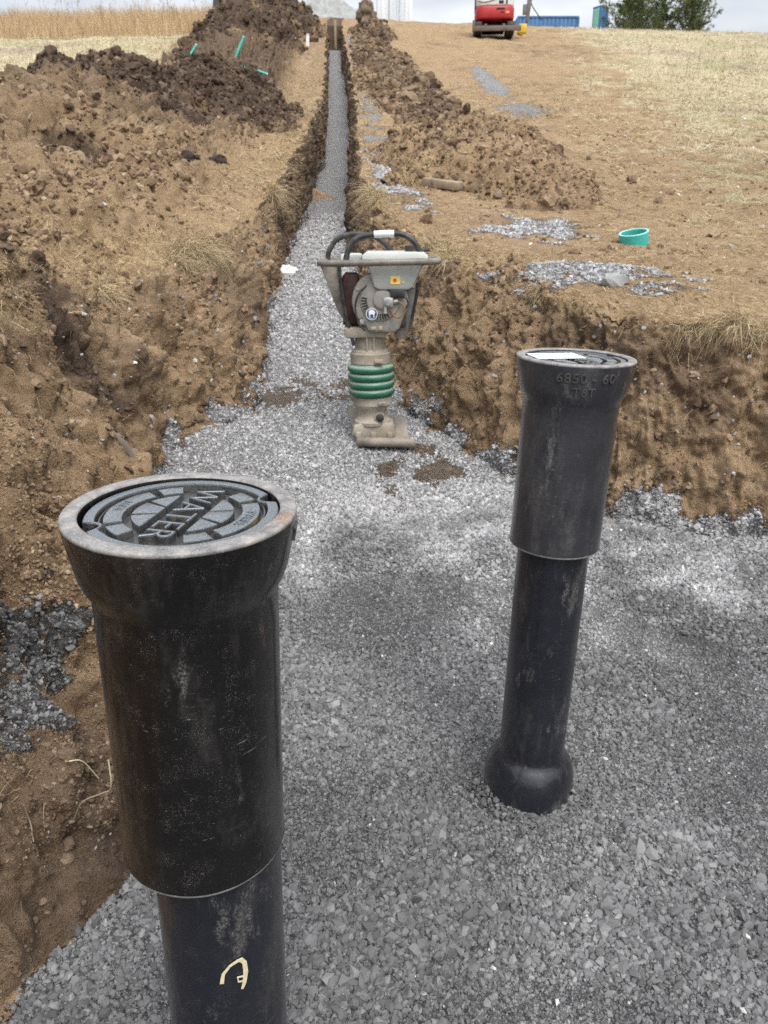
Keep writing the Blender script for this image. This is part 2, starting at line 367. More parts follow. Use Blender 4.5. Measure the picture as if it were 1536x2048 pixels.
# ------------------------------------------------------------------ ground material
m = NT('soil_and_gravel', .92, .15)
zn = m.attr('zone', 'Color'); znn = m.t.nodes.new('ShaderNodeSeparateColor'); m.t.links.new(zn, znn.inputs[0])
zG, zD, zS = znn.outputs[0], znn.outputs[1], znn.outputs[2]; zP = m.attr('pale'); zW = m.attr('damp')
n1 = m.noise(2.2, 6, .6); n2 = m.noise(14, 6, .65); n3 = m.noise(70, 5, .7); n4 = m.noise(260, 3, .7)
dirt = m.ramp(m.math('ADD', m.math('MULTIPLY', n1, .5), m.math('MULTIPLY', n2, .5)), [(.34, (.100, .063, .037)), (.45, (.215, .144, .086)), (.56, (.335, .235, .145)), (.68, (.45, .34, .215))])
dirt = m.mix(m.mr(n3, .35, .7, 0, .55), dirt, (.36, .26, .16))
dirt = m.mix(m.mr(n4, .5, .7, 0, .4), dirt, (.10, .06, .035))
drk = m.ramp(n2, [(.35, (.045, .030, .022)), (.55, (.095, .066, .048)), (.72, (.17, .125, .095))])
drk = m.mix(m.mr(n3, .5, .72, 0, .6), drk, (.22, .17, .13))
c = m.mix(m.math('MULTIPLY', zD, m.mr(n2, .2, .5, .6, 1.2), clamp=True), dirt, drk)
stv = m.mapv(m.obj(), (1, 1, 1)); sw = m.noise(34, 6, .75, m.mapv(m.obj(), (1, .45, 1), (0, 0, .5)), 1.2)
strawc = m.ramp(sw, [(.32, (.115, .073, .041)), (.45, (.27, .185, .102)), (.57, (.41, .305, .175)), (.70, (.56, .44, .275))])
c = m.mix(m.math('MULTIPLY', zS, m.mr(n3, .3, .55, .45, 1.25), clamp=True), c, strawc)
pw = m.noise(9, 8, .8, m.mapv(m.obj(), (.6, 1.3, 1))); pn = m.noise(.35, 5, .6)
palec = m.ramp(pw, [(.30, (.20, .155, .095)), (.45, (.36, .30, .185)), (.56, (.47, .41, .27)), (.75, (.60, .54, .39))])
palec = m.mix(m.mr(pn, .50, .64, 0, .5), palec, (.23, .25, .12))
palec = m.mix(m.mr(m.noise(.22, 5, .6, m.mapv(m.obj(), (1, 1, 1), (0, 0, 0), (9, 3, 0))), .52, .64, 0, .65), palec, (.25, .19, .16))
c = m.mix(zP, c, palec)
# gravel bed
vc = m.vor(95, out='Color'); vd = m.vor(95); vs = m.sep(vc)[0]
vc2 = m.vor(42, out='Color'); vs2 = m.sep(vc2)[1]
gl = m.ramp(vs, [(0., (.19, .19, .195)), (.5, (.32, .32, .32)), (.9, (.44, .44, .44)), (1., (.62, .62, .60))])
gd = m.ramp(vs, [(0., (.065, .067, .07)), (.5, (.13, .132, .135)), (.93, (.20, .20, .20)), (1., (.5, .49, .46))])
gc = m.mix(zW, gl, gd); gc = m.mix(m.mr(vs2, 0, 1, 0, .25), gc, m.mix(zW, (.16, .16, .165), (.05, .05, .052)))
gc = m.mix(m.mr(vd, .0, .75, 0., .55), gc, m.mix(zW, (.12, .12, .12), (.04, .04, .042)))
gm = m.math('ADD', zG, m.mr(n3, .3, .7, -.34, .34)); gm = m.math('ADD', gm, m.mr(n4, .3, .7, -.2, .2)); gm = m.mr(gm, .25, .78)
c = m.mix(gm, c, gc)
m.base(c)
hsoil = m.math('ADD', m.math('MULTIPLY', n2, .8), m.math('ADD', m.math('MULTIPLY', n3, .45), m.math('MULTIPLY', n4, .2)))
hvor = m.math('MULTIPLY', m.math('SUBTRACT', 1., vd), .8)
b1 = m.bump(hsoil, .9, .035); 
hh = m.math('ADD', m.math('MULTIPLY', gm, hvor), 0.); b2 = m.bump(hh, .8, .008, b1)
m.nrm(b2)
MAT_GROUND = m.m

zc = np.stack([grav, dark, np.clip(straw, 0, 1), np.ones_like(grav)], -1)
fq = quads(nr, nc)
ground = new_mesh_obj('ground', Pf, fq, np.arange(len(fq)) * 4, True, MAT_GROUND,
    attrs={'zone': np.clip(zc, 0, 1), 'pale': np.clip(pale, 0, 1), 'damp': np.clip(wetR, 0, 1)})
tag(ground, 'brown cut soil slope with a gravel bedded pit and narrow trench running uphill', kind='structure')

# ------------------------------------------------------------------ part builder
class MB:
    def __init__(s): s.v = []; s.f = []
    def add(s, v, f, M=None):
        o = len(s.v)
        for p in v:
            p = Vector(p); s.v.append(tuple(M @ p) if M is not None else tuple(p))
        s.f += [tuple(i + o for i in q) for q in f]; return s
    def box(s, lo, hi, bev=.0, M=None):
        bm = bmesh.new(); bmesh.ops.create_cube(bm, size=1)
        for v in bm.verts: v.co = Vector([lo[i] + (v.co[i] + .5) * (hi[i] - lo[i]) for i in range(3)])
        if bev: bmesh.ops.bevel(bm, geom=bm.edges[:], offset=bev, segments=2, profile=.5, affect='EDGES')
        return s.bm(bm, M)
    def bm(s, bm, M=None):
        bm.verts.ensure_lookup_table()
        s.add([v.co.copy() for v in bm.verts], [tuple(v.index for v in f.verts) for f in bm.faces], M); bm.free(); return s
    def prism(s, poly, y0, y1, bev=.0, M=None, taper=1.0, axis='y'):
        # polygon in the x-z plane pushed from y0 to y1
        cx = sum(p[0] for p in poly) / len(poly); cz = sum(p[1] for p in poly) / len(poly)
        bm = bmesh.new()
        a = [bm.verts.new((p[0], y0, p[1])) for p in poly]; b = [bm.verts.new((cx + (p[0] - cx) * taper, y1, cz + (p[1] - cz) * taper)) for p in poly]
        n = len(poly); bm.faces.new(a); bm.faces.new(b[::-1])
        for i in range(n): bm.faces.new((a[(i + 1) % n], a[i], b[i], b[(i + 1) % n]))
        bmesh.ops.recalc_face_normals(bm, faces=bm.faces[:])
        if bev: 
            fs = {f for f in bm.faces if len(f.verts) == n and n > 4} or set(bm.faces)
            es = list({e for f in fs for e in f.edges}) if n > 4 else bm.edges[:]
            bmesh.ops.bevel(bm, geom=es, offset=bev, segments=2, profile=.5, affect='EDGES')
        return s.bm(bm, M)
    def lathe(s, prof, n=48, M=None, c=(0, 0), close=False):
        o = len(s.v); v = []; f = []
        for k in range(n):
            a = 2 * math.pi * k / n
            for r, z in prof: v.append((c[0] + r * math.cos(a), c[1] + r * math.sin(a), z))
        m = len(prof)
        for k in range(n):
            k2 = (k + 1) % n
            for j in range(m - 1 + (1 if close else 0)):
                j2 = (j + 1) % m
                f.append((k * m + j, k2 * m + j, k2 * m + j2, k * m + j2))
        return s.add(v, f, M)
    def tube(s, path, r, n=10, M=None, cap=True):
        path = [Vector(p) for p in path]; rs = r if isinstance(r, (list, tuple)) else [r] * len(path)
        v = []; f = []; up = None
        for i, p in enumerate(path):
            t = (path[min(i + 1, len(path) - 1)] - path[max(i - 1, 0)]).normalized()
            if up is None: up = t.orthogonal().normalized()
            up = (up - t * up.dot(t)).normalized(); w = t.cross(up)
            for k in range(n):
                a = 2 * math.pi * k / n; v.append(p + (up * math.cos(a) + w * math.sin(a)) * rs[i])
        for i in range(len(path) - 1):
            for k in range(n):
                k2 = (k + 1) % n; f.append((i * n + k, i * n + k2, (i + 1) * n + k2, (i + 1) * n + k))
        if cap: f.append(tuple(range(n))[::-1]); f.append(tuple((len(path) - 1) * n + k for k in range(n)))
        return s.add(v, f, M)
    def build(s, name, mat, parent=None, smooth=True, angle=35):
        me = bpy.data.meshes.new(name); me.from_pydata(s.v, [], s.f); me.validate(); me.update()
        bm = bmesh.new(); bm.from_mesh(me); bmesh.ops.recalc_face_normals(bm, faces=bm.faces[:])
        for f in bm.faces: f.smooth = smooth
        for e in bm.edges:
            if len(e.link_faces) == 2 and e.calc_face_angle(0) > R(angle): e.smooth = False
        bm.to_mesh(me); bm.free()
        me.materials.append(mat); o = bpy.data.objects.new(name, me); COL.objects.link(o)
        if parent: o.parent = parent
        return o
def spline(pts, n=8):
    out = []; P_ = [Vector(p) for p in pts]; P_ = [2 * P_[0] - P_[1]] + P_ + [2 * P_[-1] - P_[-2]]
    for i in range(1, len(P_) - 2):
        a, b, c_, d_ = P_[i-1:i+3]
        for k in range(n):
            t = k / n; out.append(.5 * ((2*b) + (c_-a)*t + (2*a-5*b+4*c_-d_)*t*t + (3*b-a-3*c_+d_)*t**3))
    out.append(P_[-2]); return out
def text_geo(body, size, ext, bev=0.0, align='CENTER', space=1.0, res=3, off=0.):
    cu = bpy.data.curves.new('t', 'FONT'); cu.body = body; cu.size = size; cu.extrude = ext; cu.bevel_depth = bev; cu.bevel_resolution = 0
    cu.align_x = align; cu.align_y = 'CENTER'; cu.space_character = space; cu.resolution_u = res; cu.offset = off
    o = bpy.data.objects.new('t', cu); COL.objects.link(o)
    me = bpy.data.meshes.new_from_object(o.evaluated_get(bpy.context.evaluated_depsgraph_get()))
    v = [tuple(q.co) for q in me.vertices]; f = [tuple(p.vertices) for p in me.polygons]
    bpy.data.objects.remove(o); bpy.data.curves.remove(cu); bpy.data.meshes.remove(me)
    return v, f

# ------------------------------------------------------------------ materials of the made things
def iron_mat(name, tint, dust_amt, seed, grain=1.0, rough=.30):
    m = NT(name, rough, .35); m.b.inputs['Coat Weight'].default_value = .6; m.b.inputs['Coat Roughness'].default_value = .12; o = m.obj()
    v = m.mapv(o, (1, 1, 1), (0, 0, 0), (seed, seed * .7, 0))
    big = m.noise(9, 6, .65, v); streak = m.noise(16, 6, .7, m.mapv(v, (1, 1, .28))); fine = m.noise(900, 2, .8, v); mid = m.noise(120, 5, .75, v)
    scr = m.noise(22, 5, .7, m.mapv(v, (1, 1, 7), (.5, .3, 0)), .5)
    c = m.mix(m.mr(big, .35, .65), tuple(q * .75 for q in tint), tuple(q * 1.25 for q in tint))
    d1 = m.math('MULTIPLY', m.mr(streak, .52, .74, 0, 1), m.mr(mid, .35, .65, .25, 1.0)); 
    c = m.mix(m.math('MULTIPLY', d1, dust_amt, clamp=True), c, (.17, .155, .14))
    spk = m.math('MULTIPLY', m.mr(fine, .60, .68, 0, 1), m.mr(m.noise(34, 5, .7, v), .50, .64, .06, 1)); c = m.mix(m.math('MULTIPLY', spk, grain * .55, clamp=True), c, (.34, .32, .30))
    s2 = m.math('MULTIPLY', m.mr(scr, .66, .70, 0, 1), m.mr(mid, .45, .6)); c = m.mix(m.math('MULTIPLY', s2, .6 * dust_amt, clamp=True), c, (.42, .37, .30))
    ru = m.math('MULTIPLY', m.mr(m.noise(7, 4, .6, m.mapv(v, (1, 1, .5), (0, 0, 0), (3, 8, 1))), .66, .74), m.mr(mid, .45, .6)); c = m.mix(m.math('MULTIPLY', ru, .8, clamp=True), c, (.23, .10, .035))
    wh = m.math('MULTIPLY', m.mr(m.noise(13, 7, .75, m.mapv(v, (1, 1, .35), (0, 0, 0), (7, 1, 4))), .57, .66), m.mr(m.noise(300, 3, .8, v), .42, .6)); c = m.mix(m.math('MULTIPLY', wh, .5, clamp=True), c, (.34, .33, .31))
    m.base(c); m.rough(m.math('ADD', m.mr(mid, .3, .7, rough - .1, rough + .12), m.math('MULTIPLY', d1, .3), clamp=True))
    h = m.math('ADD', m.math('MULTIPLY', fine, .25 * grain), m.math('ADD', m.math('MULTIPLY', mid, .8), m.math('MULTIPLY', streak, .6)))
    sc2 = m.noise(60, 3, .6, m.mapv(v, (1, 1, 14), (.25, -.4, .2)), .8); s3 = m.math('MULTIPLY', m.mr(sc2, .70, .72, 0, 1), m.mr(m.noise(5, 3, .6, v), .48, .55))
    c = m.mix(m.math('MULTIPLY', s3, .55, clamp=True), c, (.38, .37, .35)); m.base(c)
    m.nrm(m.bump(h, .75, .0014)); return m
M_IRON_NEAR = iron_mat('black_cast_iron', (.0048, .0043, .0045), .30, 1.3, 1.3, .24).m
M_IRON_FAR = iron_mat('grey_black_cast_iron', (.031, .032, .038), .40, 5.1, .5).m
M_PIPE = iron_mat('blue_black_pipe', (.010, .0115, .017), .40, 2.2, .8, .38).m
def rim_mat():
    m = NT('worn_iron_rim', .5, .5); n = m.noise(45, 6, .7); f = m.noise(420, 3, .75); b = m.noise(13, 4, .6)
    c = m.ramp(n, [(.32, (.10, .10, .105)), (.5, (.22, .215, .21)), (.66, (.34, .31, .28))])
    c = m.mix(m.mr(b, .60, .76, 0, .8), c, (.26, .13, .06)); c = m.mix(m.mr(f, .55, .7, 0, .6), c, (.50, .48, .46)); m.base(c)
    m.rough(m.mr(f, .3, .7, .4, .65)); m.nrm(m.bump(m.math('ADD', n, m.math('MULTIPLY', f, .5)), .5, .0012)); return m.m
M_RIM = rim_mat()
def lid_mat():
    m = NT('wet_black_iron_lid_shaded', .22, .5); m.b.inputs['Coat Weight'].default_value = .9; m.b.inputs['Coat Roughness'].default_value = .22; n = m.noise(60, 5, .7); f = m.noise(650, 3, .8); b = m.noise(18, 4, .6)
    c = m.mix(m.mr(f, .40, .66), (.060, .070, .080), (.23, .26, .28))  # pale blue-grey tops: sky sheen put into the base colour
    z = m.sep(m.obj())[2]; low = m.mr(z, -.0026, -.0009, 1, 0); c = m.mix(low, c, m.mix(m.mr(f, .5, .7), (.016, .017, .019), (.09, .09, .09)))  # recesses and letter sides darkened by height, their shade painted in
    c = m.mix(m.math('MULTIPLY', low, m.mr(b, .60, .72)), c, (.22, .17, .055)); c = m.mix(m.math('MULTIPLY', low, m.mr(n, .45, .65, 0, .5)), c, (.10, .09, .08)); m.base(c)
    m.rough(m.mr(f, .3, .7, .30, .55)); m.nrm(m.bump(m.math('ADD', f, n), .8, .0012)); return m.m
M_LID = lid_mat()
M_LABEL = plain('white_paper_label', (.80, .82, .82), .5, .04, 60)

# ------------------------------------------------------------------ valve boxes
TOPR = .1188
def head_profile():
    return [(.1188, -.0015), (.1184, -.010), (.1155, -.028), (.1125, -.045), (.1095, -.060), (.1055, -.072), (.1005, -.081), (.0980, -.088)]
def on_head(z):
    pr = head_profile()
    for (r0, z0), (r1, z1) in zip(pr, pr[1:]):
        if z1 <= z <= z0: return r0 + (r1 - r0) * (z - z0) / (z1 - z0)
    return .0978
def wrap_text(body, size, zc, ang, ext=.0026, space=1.1):
    v, f = text_geo(body, size, ext, space=space)
    out = []
    for x, y, z in v:
        zz = zc + y; a = ang + x / .112; r = on_head(zz) + z * .9 + .0004
        out.append((r * math.cos(a), r * math.sin(a), zz))
    return out, f
def make_lid(parent, text_dir, label=False):
    er = MB(); R0 = .0985
    # plate with two pick notches cut in its edge
    def plate(zs):
        n = 220; v = []; f = []
        def rad(a):
            q = R0
            for na in (R(28), R(28 + 180)):
                d_ = abs((a - na + math.pi) % (2 * math.pi) - math.pi) * R0
                if d_ < .0125: q = min(q, R0 - math.sqrt(max(0, .0125 ** 2 - d_ ** 2)) * 1.15)
            return q
        rings = [(None, -.014), (None, -.0008), (-.0010, 0.), (.0865, 0.), (.0850, -.0085), (.0, -.0085)]
        for k in range(n):
            a = 2 * math.pi * k / n; ro = rad(a)
            for rr, z in [(ro, -.014), (ro, -.001), (ro - .001, 0), (min(.0875, ro - .003), 0), (min(.086, ro - .005), -.009), (.0005, -.009)]:
                v.append((rr * math.cos(a), rr * math.sin(a), z))
        m_ = 6
        for k in range(n):
            k2 = (k + 1) % n
            for j in range(m_ - 1): f.append((k * m_ + j, k2 * m_ + j, k2 * m_ + j + 1, k * m_ + j + 1))
        er.add(v, f)
    plate(0)
    def raise_poly(poly, z0=-.0088, z1=-.0006, ch=.0009):
        n = len(poly); cx = sum(p[0] for p in poly) / n; cy = sum(p[1] for p in poly) / n
        bm = bmesh.new(); lo = [bm.verts.new((p[0] + (p[0] - cx) * .03, p[1] + (p[1] - cy) * .03, z0)) for p in poly]; hi = [bm.verts.new((p[0], p[1], z1)) for p in poly]
        ft = bm.faces.new(hi)
        for i in range(n): bm.faces.new((lo[i], lo[(i + 1) % n], hi[(i + 1) % n], hi[i]))
        bmesh.ops.recalc_face_normals(bm, faces=bm.faces[:])
        if ft.normal.z < 0: bmesh.ops.reverse_faces(bm, faces=bm.faces[:])
        bmesh.ops.bevel(bm, geom=list(ft.edges), offset=ch, segments=2, profile=.5, affect='EDGES')
        return bm
    M0 = Matrix.Rotation(text_dir, 4, 'Z')
    def arc(r, a0, a1, n): return [(r * math.cos(a0 + (a1 - a0) * i / n), r * math.sin(a0 + (a1 - a0) * i / n)) for i in range(n + 1)]
    def block(a0, a1, r0, r1, n): er.bm(raise_poly(arc(r1, R(a0), R(a1), n) + arc(r0, R(a1), R(a0), n)), M0)
    for s in (1, -1):                         # text frame: u along the word, v up
        block(90 * s - 36, 90 * s + 36, .061, .079, 14)
        block(90 * s + 44, 90 * s + 64, .061, .079, 5); block(90 * s - 64, 90 * s - 44, .061, .079, 5)
        for a0, a1 in ((30, 66), (72, 108), (114, 150)):
            a0, a1 = R(a0), R(a1); vv = .0245
            p = [(vv / math.tan(a0) if abs(math.tan(a0)) < 50 else 0, vv)] + arc(.052, a0, a1, 6) + [(vv / math.tan(a1), vv)]
            p = [(x, y * s) for x, y in p]
            if math.hypot(*p[0]) < .050: er.bm(raise_poly(p), M0)
    ring = MB()
    er.lathe([(.0855, -.0088), (.0845, -.004), (.0830, -.004), (.0820, -.0088)], 120)
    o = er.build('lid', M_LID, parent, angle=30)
    v, f = text_geo('WATER', .046, .0044, .0004, space=1.04, off=-.0011)
    xs = [p[0] for p in v]; w = max(xs) - min(xs); k = .140 / w
    t = MB().add([(x * k, y * .98, z - .0046) for x, y, z in v], f, M0)
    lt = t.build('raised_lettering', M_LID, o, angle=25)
    for body, s, flip in (('TYLER', 1, 1), ('USA', -1, -1)):
        v, f = text_geo(body, .013, .0010, space=1.15)
        out = []
        for x, y, z in v:
            if s > 0: a = R(90) - x / .070; r = .070 + y
            else: a = R(-90) + x / .070; r = .070 - y
            out.append((r * math.cos(a), r * math.sin(a), z - .0002))
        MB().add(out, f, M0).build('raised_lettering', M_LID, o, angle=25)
    return o
M_LETT = plain('worn_raised_iron', (.075, .072, .070), .5, .3, 90)  # paler than the body: worn edges plus highlights put into the colour
def valve_box(loc_top, tilt, lower_shift, lab, iron, text_dir, base_z, bell, up_len=.432, txt=()):
    root = empty('valve_box', (loc_top[0], loc_top[1], base_z)); h = loc_top[2] - base_z
    M1 = Matrix.Translation((0, 0, h)) @ Euler(tilt).to_matrix().to_4x4()
    top = MB(); zb = -up_len
    prof = head_profile() + [(.0976, -.12), (.0972, -.30), (.0970, zb + .012), (.0978, zb + .004), (.0972, zb), (.0900, zb), (.0900, zb + .03), (.089, -.1), (.0885, -.03), (.0885, -.0230), (.0995, -.0215), (.1010, -.0205), (.1015, -.0015)]
    top.lathe(prof, 144)
    to = top.build('top_section', iron, root, angle=50); to.matrix_local = M1
    rim = MB().lathe([(.1015, -.0016), (.1020, -.0002), (.1035, .0006), (.1165, .0006), (.1180, .0), (.1190, -.0018), (.1188, -.0042), (.1180, -.005)], 144).build('rim', M_RIM, to, angle=60)
    lid = make_lid(to, text_dir); lid.location = (.0012, .001, -.0045); lid.rotation_euler = (R(.6), R(-.5), 0)
    for body, size, zc, ang in txt:
        v, f = wrap_text(body, size, zc, ang)
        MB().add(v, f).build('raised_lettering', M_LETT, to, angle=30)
    lip = MB().lathe([(.0902, zb - .0004), (.0905, zb - .0022), (.0968, zb - .0022), (.0978, zb + .0002), (.0979, zb + .0016)], 120).build('bottom_edge', M_RIM, to)
    low = MB(); L = 0.0
    lz = zb + .05
    if bell: pr = [(.078, lz), (.078, -.945), (.0785, -.953), (.081, -.960), (.088, -.968), (.097, -.980), (.1045, -.998), (.1085, -1.022), (.109, -1.05), (.1065, -1.078), (.1045, -1.095), (.104, -1.35), (.1, -1.35)]
    else: pr = [(.078, lz), (.078, -1.3), (.07, -1.3)]
    low.lathe(pr, 96)
    lo = low.build('lower_pipe', M_PIPE, root, angle=50)
    lo.matrix_local = Matrix.Translation((lower_shift[0], lower_shift[1], h)) @ Euler(lower_shift[2]).to_matrix().to_4x4()
    tag(root, lab, 'valve box', 'cast iron water valve boxes standing in the gravel'); return root, to, lo, lid
TD = R(-102)
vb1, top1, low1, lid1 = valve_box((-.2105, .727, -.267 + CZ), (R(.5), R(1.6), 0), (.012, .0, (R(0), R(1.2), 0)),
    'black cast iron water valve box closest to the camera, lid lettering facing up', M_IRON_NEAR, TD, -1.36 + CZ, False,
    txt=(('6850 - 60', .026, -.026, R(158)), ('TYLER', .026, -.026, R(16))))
vb2, top2, low2, lid2 = valve_box((.3885, 1.522, -.233 + CZ), (0, R(1.7), 0), (-.004, 0, (0, R(1.2), 0)),
    'greyer water valve box farther off with a white paper label on its lid', M_IRON_FAR, R(-70), -1.36 + CZ, True, up_len=.405,
    txt=(('6850 - 60', .026, -.026, R(-92)), ('T6T', .024, -.053, R(-93))))
lb = MB().box((-.052, -.030, -.0002), (.052, .034, .0008)).build('paper_label', M_LABEL, lid2)
lb.location = (-.036, .022, .0006); lb.rotation_euler = (0, 0, R(12))

# ------------------------------------------------------------------ mounds of dug soil and stone
def mound(name, cx, cy, rx, ry, h, lab, darkv, mat=None, rot=0., nu=130, nv=260, flat=2.0, nz=1., rid=0., group=None, cat='dirt pile', skew=0., strawv=.0, sd=0, gravv=0.):
    u = np.linspace(0, 1.12, nu)[:, None]; a = np.linspace(0, 2 * math.pi, nv, endpoint=False)[None, :]
    lx = u * np.cos(a) * rx; ly = u * np.sin(a) * ry; c_, s_ = math.cos(rot), math.sin(rot)
    x = cx + lx * c_ - ly * s_; y = cy + lx * s_ + ly * c_
    Qm = np.stack([x, y, 0 * x], -1).reshape(-1, 3)
    rr = (u + 0 * a + (fbm(Qm, 1.2 / min(rx, ry), 3, 5 + sd) * .35 * ss(u + 0 * a, .05, .5).ravel()).reshape(x.shape))
    prof = np.cos(np.clip(rr, 0, 1) * math.pi / 2) ** flat
    hh_ = h * prof - .45 * ss(rr, .93, 1.12) * min(1, h) - .03
    z = Gh(x.ravel(), y.ravel()).reshape(x.shape) + hh_
    Pq = np.stack([x, y, z], -1); nn = normals(Pq)
    if nn[nu // 3, 3, 2] < 0: nn = -nn
    Q3 = Pq.reshape(-1, 3); D = math.hypot(cx, cy); k = np.clip(D / 12, .7, 1.7)
    dd = (fbm(Q3, 1.3, 3, 121 + sd) * .16 * k + billow(Q3, 3.2 / k, 3, 131 + sd) * .10 * k + billow(Q3, 11. / k, 3, 141 + sd, .6) * .045 * k) * nz
    dd *= min(.85, h)
    Pq = Pq + nn * (dd.reshape(x.shape) * ss(1.12 - rr, 0, .12))[..., None]; Pq[..., 2] += CZ
    idx = np.arange(nu * nv).reshape(nu, nv); f_ = np.stack([idx[:-1], np.roll(idx[:-1], -1, 1), np.roll(idx[1:], -1, 1), idx[1:]], -1).reshape(-1, 4)[:, ::-1]
    dk = np.clip(darkv * (1 - .6 * ss(rr, .7, 1.05).ravel()) + fbm(Q3, 1.0, 3, 151 + sd) * .8, 0, 1) if darkv > 0 else np.zeros(nu * nv)
    st = np.clip(strawv + fbm(Q3, 1.6, 3, 161 + sd), 0, 1) * (strawv > 0)
    zc_ = np.stack([np.full(nu * nv, gravv), dk, st, np.ones(nu * nv)], -1)
    o = new_mesh_obj(name, Pq.reshape(-1, 3), f_, np.arange(len(f_)) * 4, True, mat or MAT_GROUND, attrs={'zone': zc_, 'pale': np.zeros(nu * nv), 'damp': np.zeros(nu * nv)})
    tag(o, lab, cat, group); MOUNDS.append((o, Pq.reshape(-1, 3), f_, dk)); return o
MOUNDS = []
G_SP = 'heaps of dug soil beside the trench'
mound('soil_heap', -5.15, 36.6, 2.45, 8.5, 1.55, 'tallest dark brown soil heap, on the skyline left of the trench end', 1., nu=170, nv=330, flat=1.25, group=G_SP, sd=1)
mound('soil_heap', -5.35, 13.6, 1.7, 1.8, .74, 'dark soil heap at the left edge in front of the tall dry grass', 1.25, flat=1.2, group=G_SP, sd=2)
mound('soil_heap', -3.95, 13.3, 1.35, 1.8, .66, 'blackish cloddy soil heap, between the left edge heap and the one nearer the trench', 1.3, flat=1.1, group=G_SP, sd=3)
mound('soil_heap', -2.95, 14.8, 1.35, 3.0, .78, 'dark crumbly soil heap with brown foot, third from the left edge', 1.0, flat=1.2, group=G_SP, sd=4)
mound('soil_heap', 1.15, 10.4, 1.25, 3.2, .58, 'light brown clumpy soil heap on the right bank of the trench', .04, flat=1.0, group=G_SP, sd=5, rot=.05, strawv=.12)
mound('soil_heap', .30, 25.0, 1.1, 12.5, .29, 'long low dark soil ridge along the far right side of the trench', .28, flat=1.1, group=G_SP, sd=6, rot=.075, nv=420)
mound('soil_heap', -.50, 38.6, .95, 3.0, .55, 'small steep soil heap under the upright clod, right of the trench end', .6, flat=1.6, group=G_SP, sd=7, nu=80, nv=120)
M_PILE = plain('grey_crushed_stone', (.30, .31, .30), .9, .25, 3.0, bump=.5)
mound('gravel_pile', -3.3, 53.5, 2.6, 2.6, 1.45, 'grey conical pile of crushed stone on the skyline behind the trench end', 0, mat=M_PILE, flat=1.7, nz=.22, cat='gravel pile', sd=8, nu=70, nv=120)

# ------------------------------------------------------------------ rammer
M_GREY = plain('dusty_grey_paint', (.22, .22, .205), .5, .2, 25, dust=.65, dustcol=(.33, .29, .23), bump=.15)
M_TANK = plain('pale_grey_plastic_tank', (.34, .36, .34), .45, .12, 18, dust=.45, dustcol=(.42, .40, .35))
M_TANKTOP = plain('light_grey_tank_lid', (.52, .55, .52), .45, .08, 22, dust=.2, dustcol=(.45, .42, .36))
M_BEIGE = plain('dusty_beige_casting', (.40, .37, .31), .65, .25, 22, dust=.75, dustcol=(.25, .21, .155), bump=.2)
def dusty(mat, col, amt=.8):
    t = mat.node_tree; b = t.nodes['Principled BSDF']; l = b.inputs['Base Color'].links[0]; src = l.from_socket
    g = t.nodes.new('ShaderNodeNewGeometry'); s_ = t.nodes.new('ShaderNodeSeparateXYZ'); t.links.new(g.outputs['Normal'], s_.inputs[0])
    r_ = t.nodes.new('ShaderNodeMapRange'); t.links.new(s_.outputs[2], r_.inputs[0]); r_.inputs[1].default_value = .35; r_.inputs[2].default_value = .95; r_.inputs[4].default_value = amt
    x = t.nodes.new('ShaderNodeMix'); x.data_type = 'RGBA'; t.links.new(r_.outputs[0], x.inputs[0]); t.links.new(src, x.inputs[6]); x.inputs[7].default_value = col + (1,); t.links.new(x.outputs[2], b.inputs['Base Color']); return mat
M_GREEN = plain('green_rubber_bellows', (.020, .125, .080), .40, .2, 20, dust=.25, dustcol=(.34, .33, .27))
dusty(M_GREEN, (.40, .42, .34), .7)
M_BLACK = plain('black_rubber_tube', (.028, .028, .028), .5, .3, 40, dust=.35, dustcol=(.26, .22, .17))
M_RUSTY = plain('rusty_brown_muffler', (.060, .028, .025), .7, .4, 25, dust=.2, dustcol=(.16, .11, .08))
M_SHOE = plain('dirty_steel_shoe', (.13, .115, .10), .5, .35, 14, dust=.6, dustcol=(.38, .33, .26), bump=.5, metal=.0)
M_FRAME = plain('scuffed_steel_tube', (.13, .115, .10), .45, .45, 22, dust=.5, dustcol=(.34, .30, .25), bump=.2)
M_DARK = plain('dark_void', (.012, .012, .012), .7)
M_WHITE = plain('white_sticker', (.72, .74, .74), .4, .03); M_BLUE = plain('blue_print', (.03, .07, .18), .4, .05)
M_YEL = plain('yellow_sticker', (.75, .55, .12), .5, .1, 60, dust=.3); M_RED = plain('red_print', (.55, .05, .04), .5)
M_HOSE = plain('brown_hose', (.20, .11, .05), .5); M_CHROME = plain('bare_metal_fittings', (.42, .42, .40), .35, .3, 60, metal=.6)
ram = empty('tamping_rammer', (-.056, 3.65, floor_z(-.05, 3.6) + .012), (0, 0, 0))
tag(ram, 'upright grey tamping rammer with green bellows standing on the trench gravel', 'rammer')
Lr = Matrix.Rotation(R(-1.2), 4, 'Y')
def rb(mb, name, mat, parent=ram, **k): return mb.build(name, mat, parent, **k)
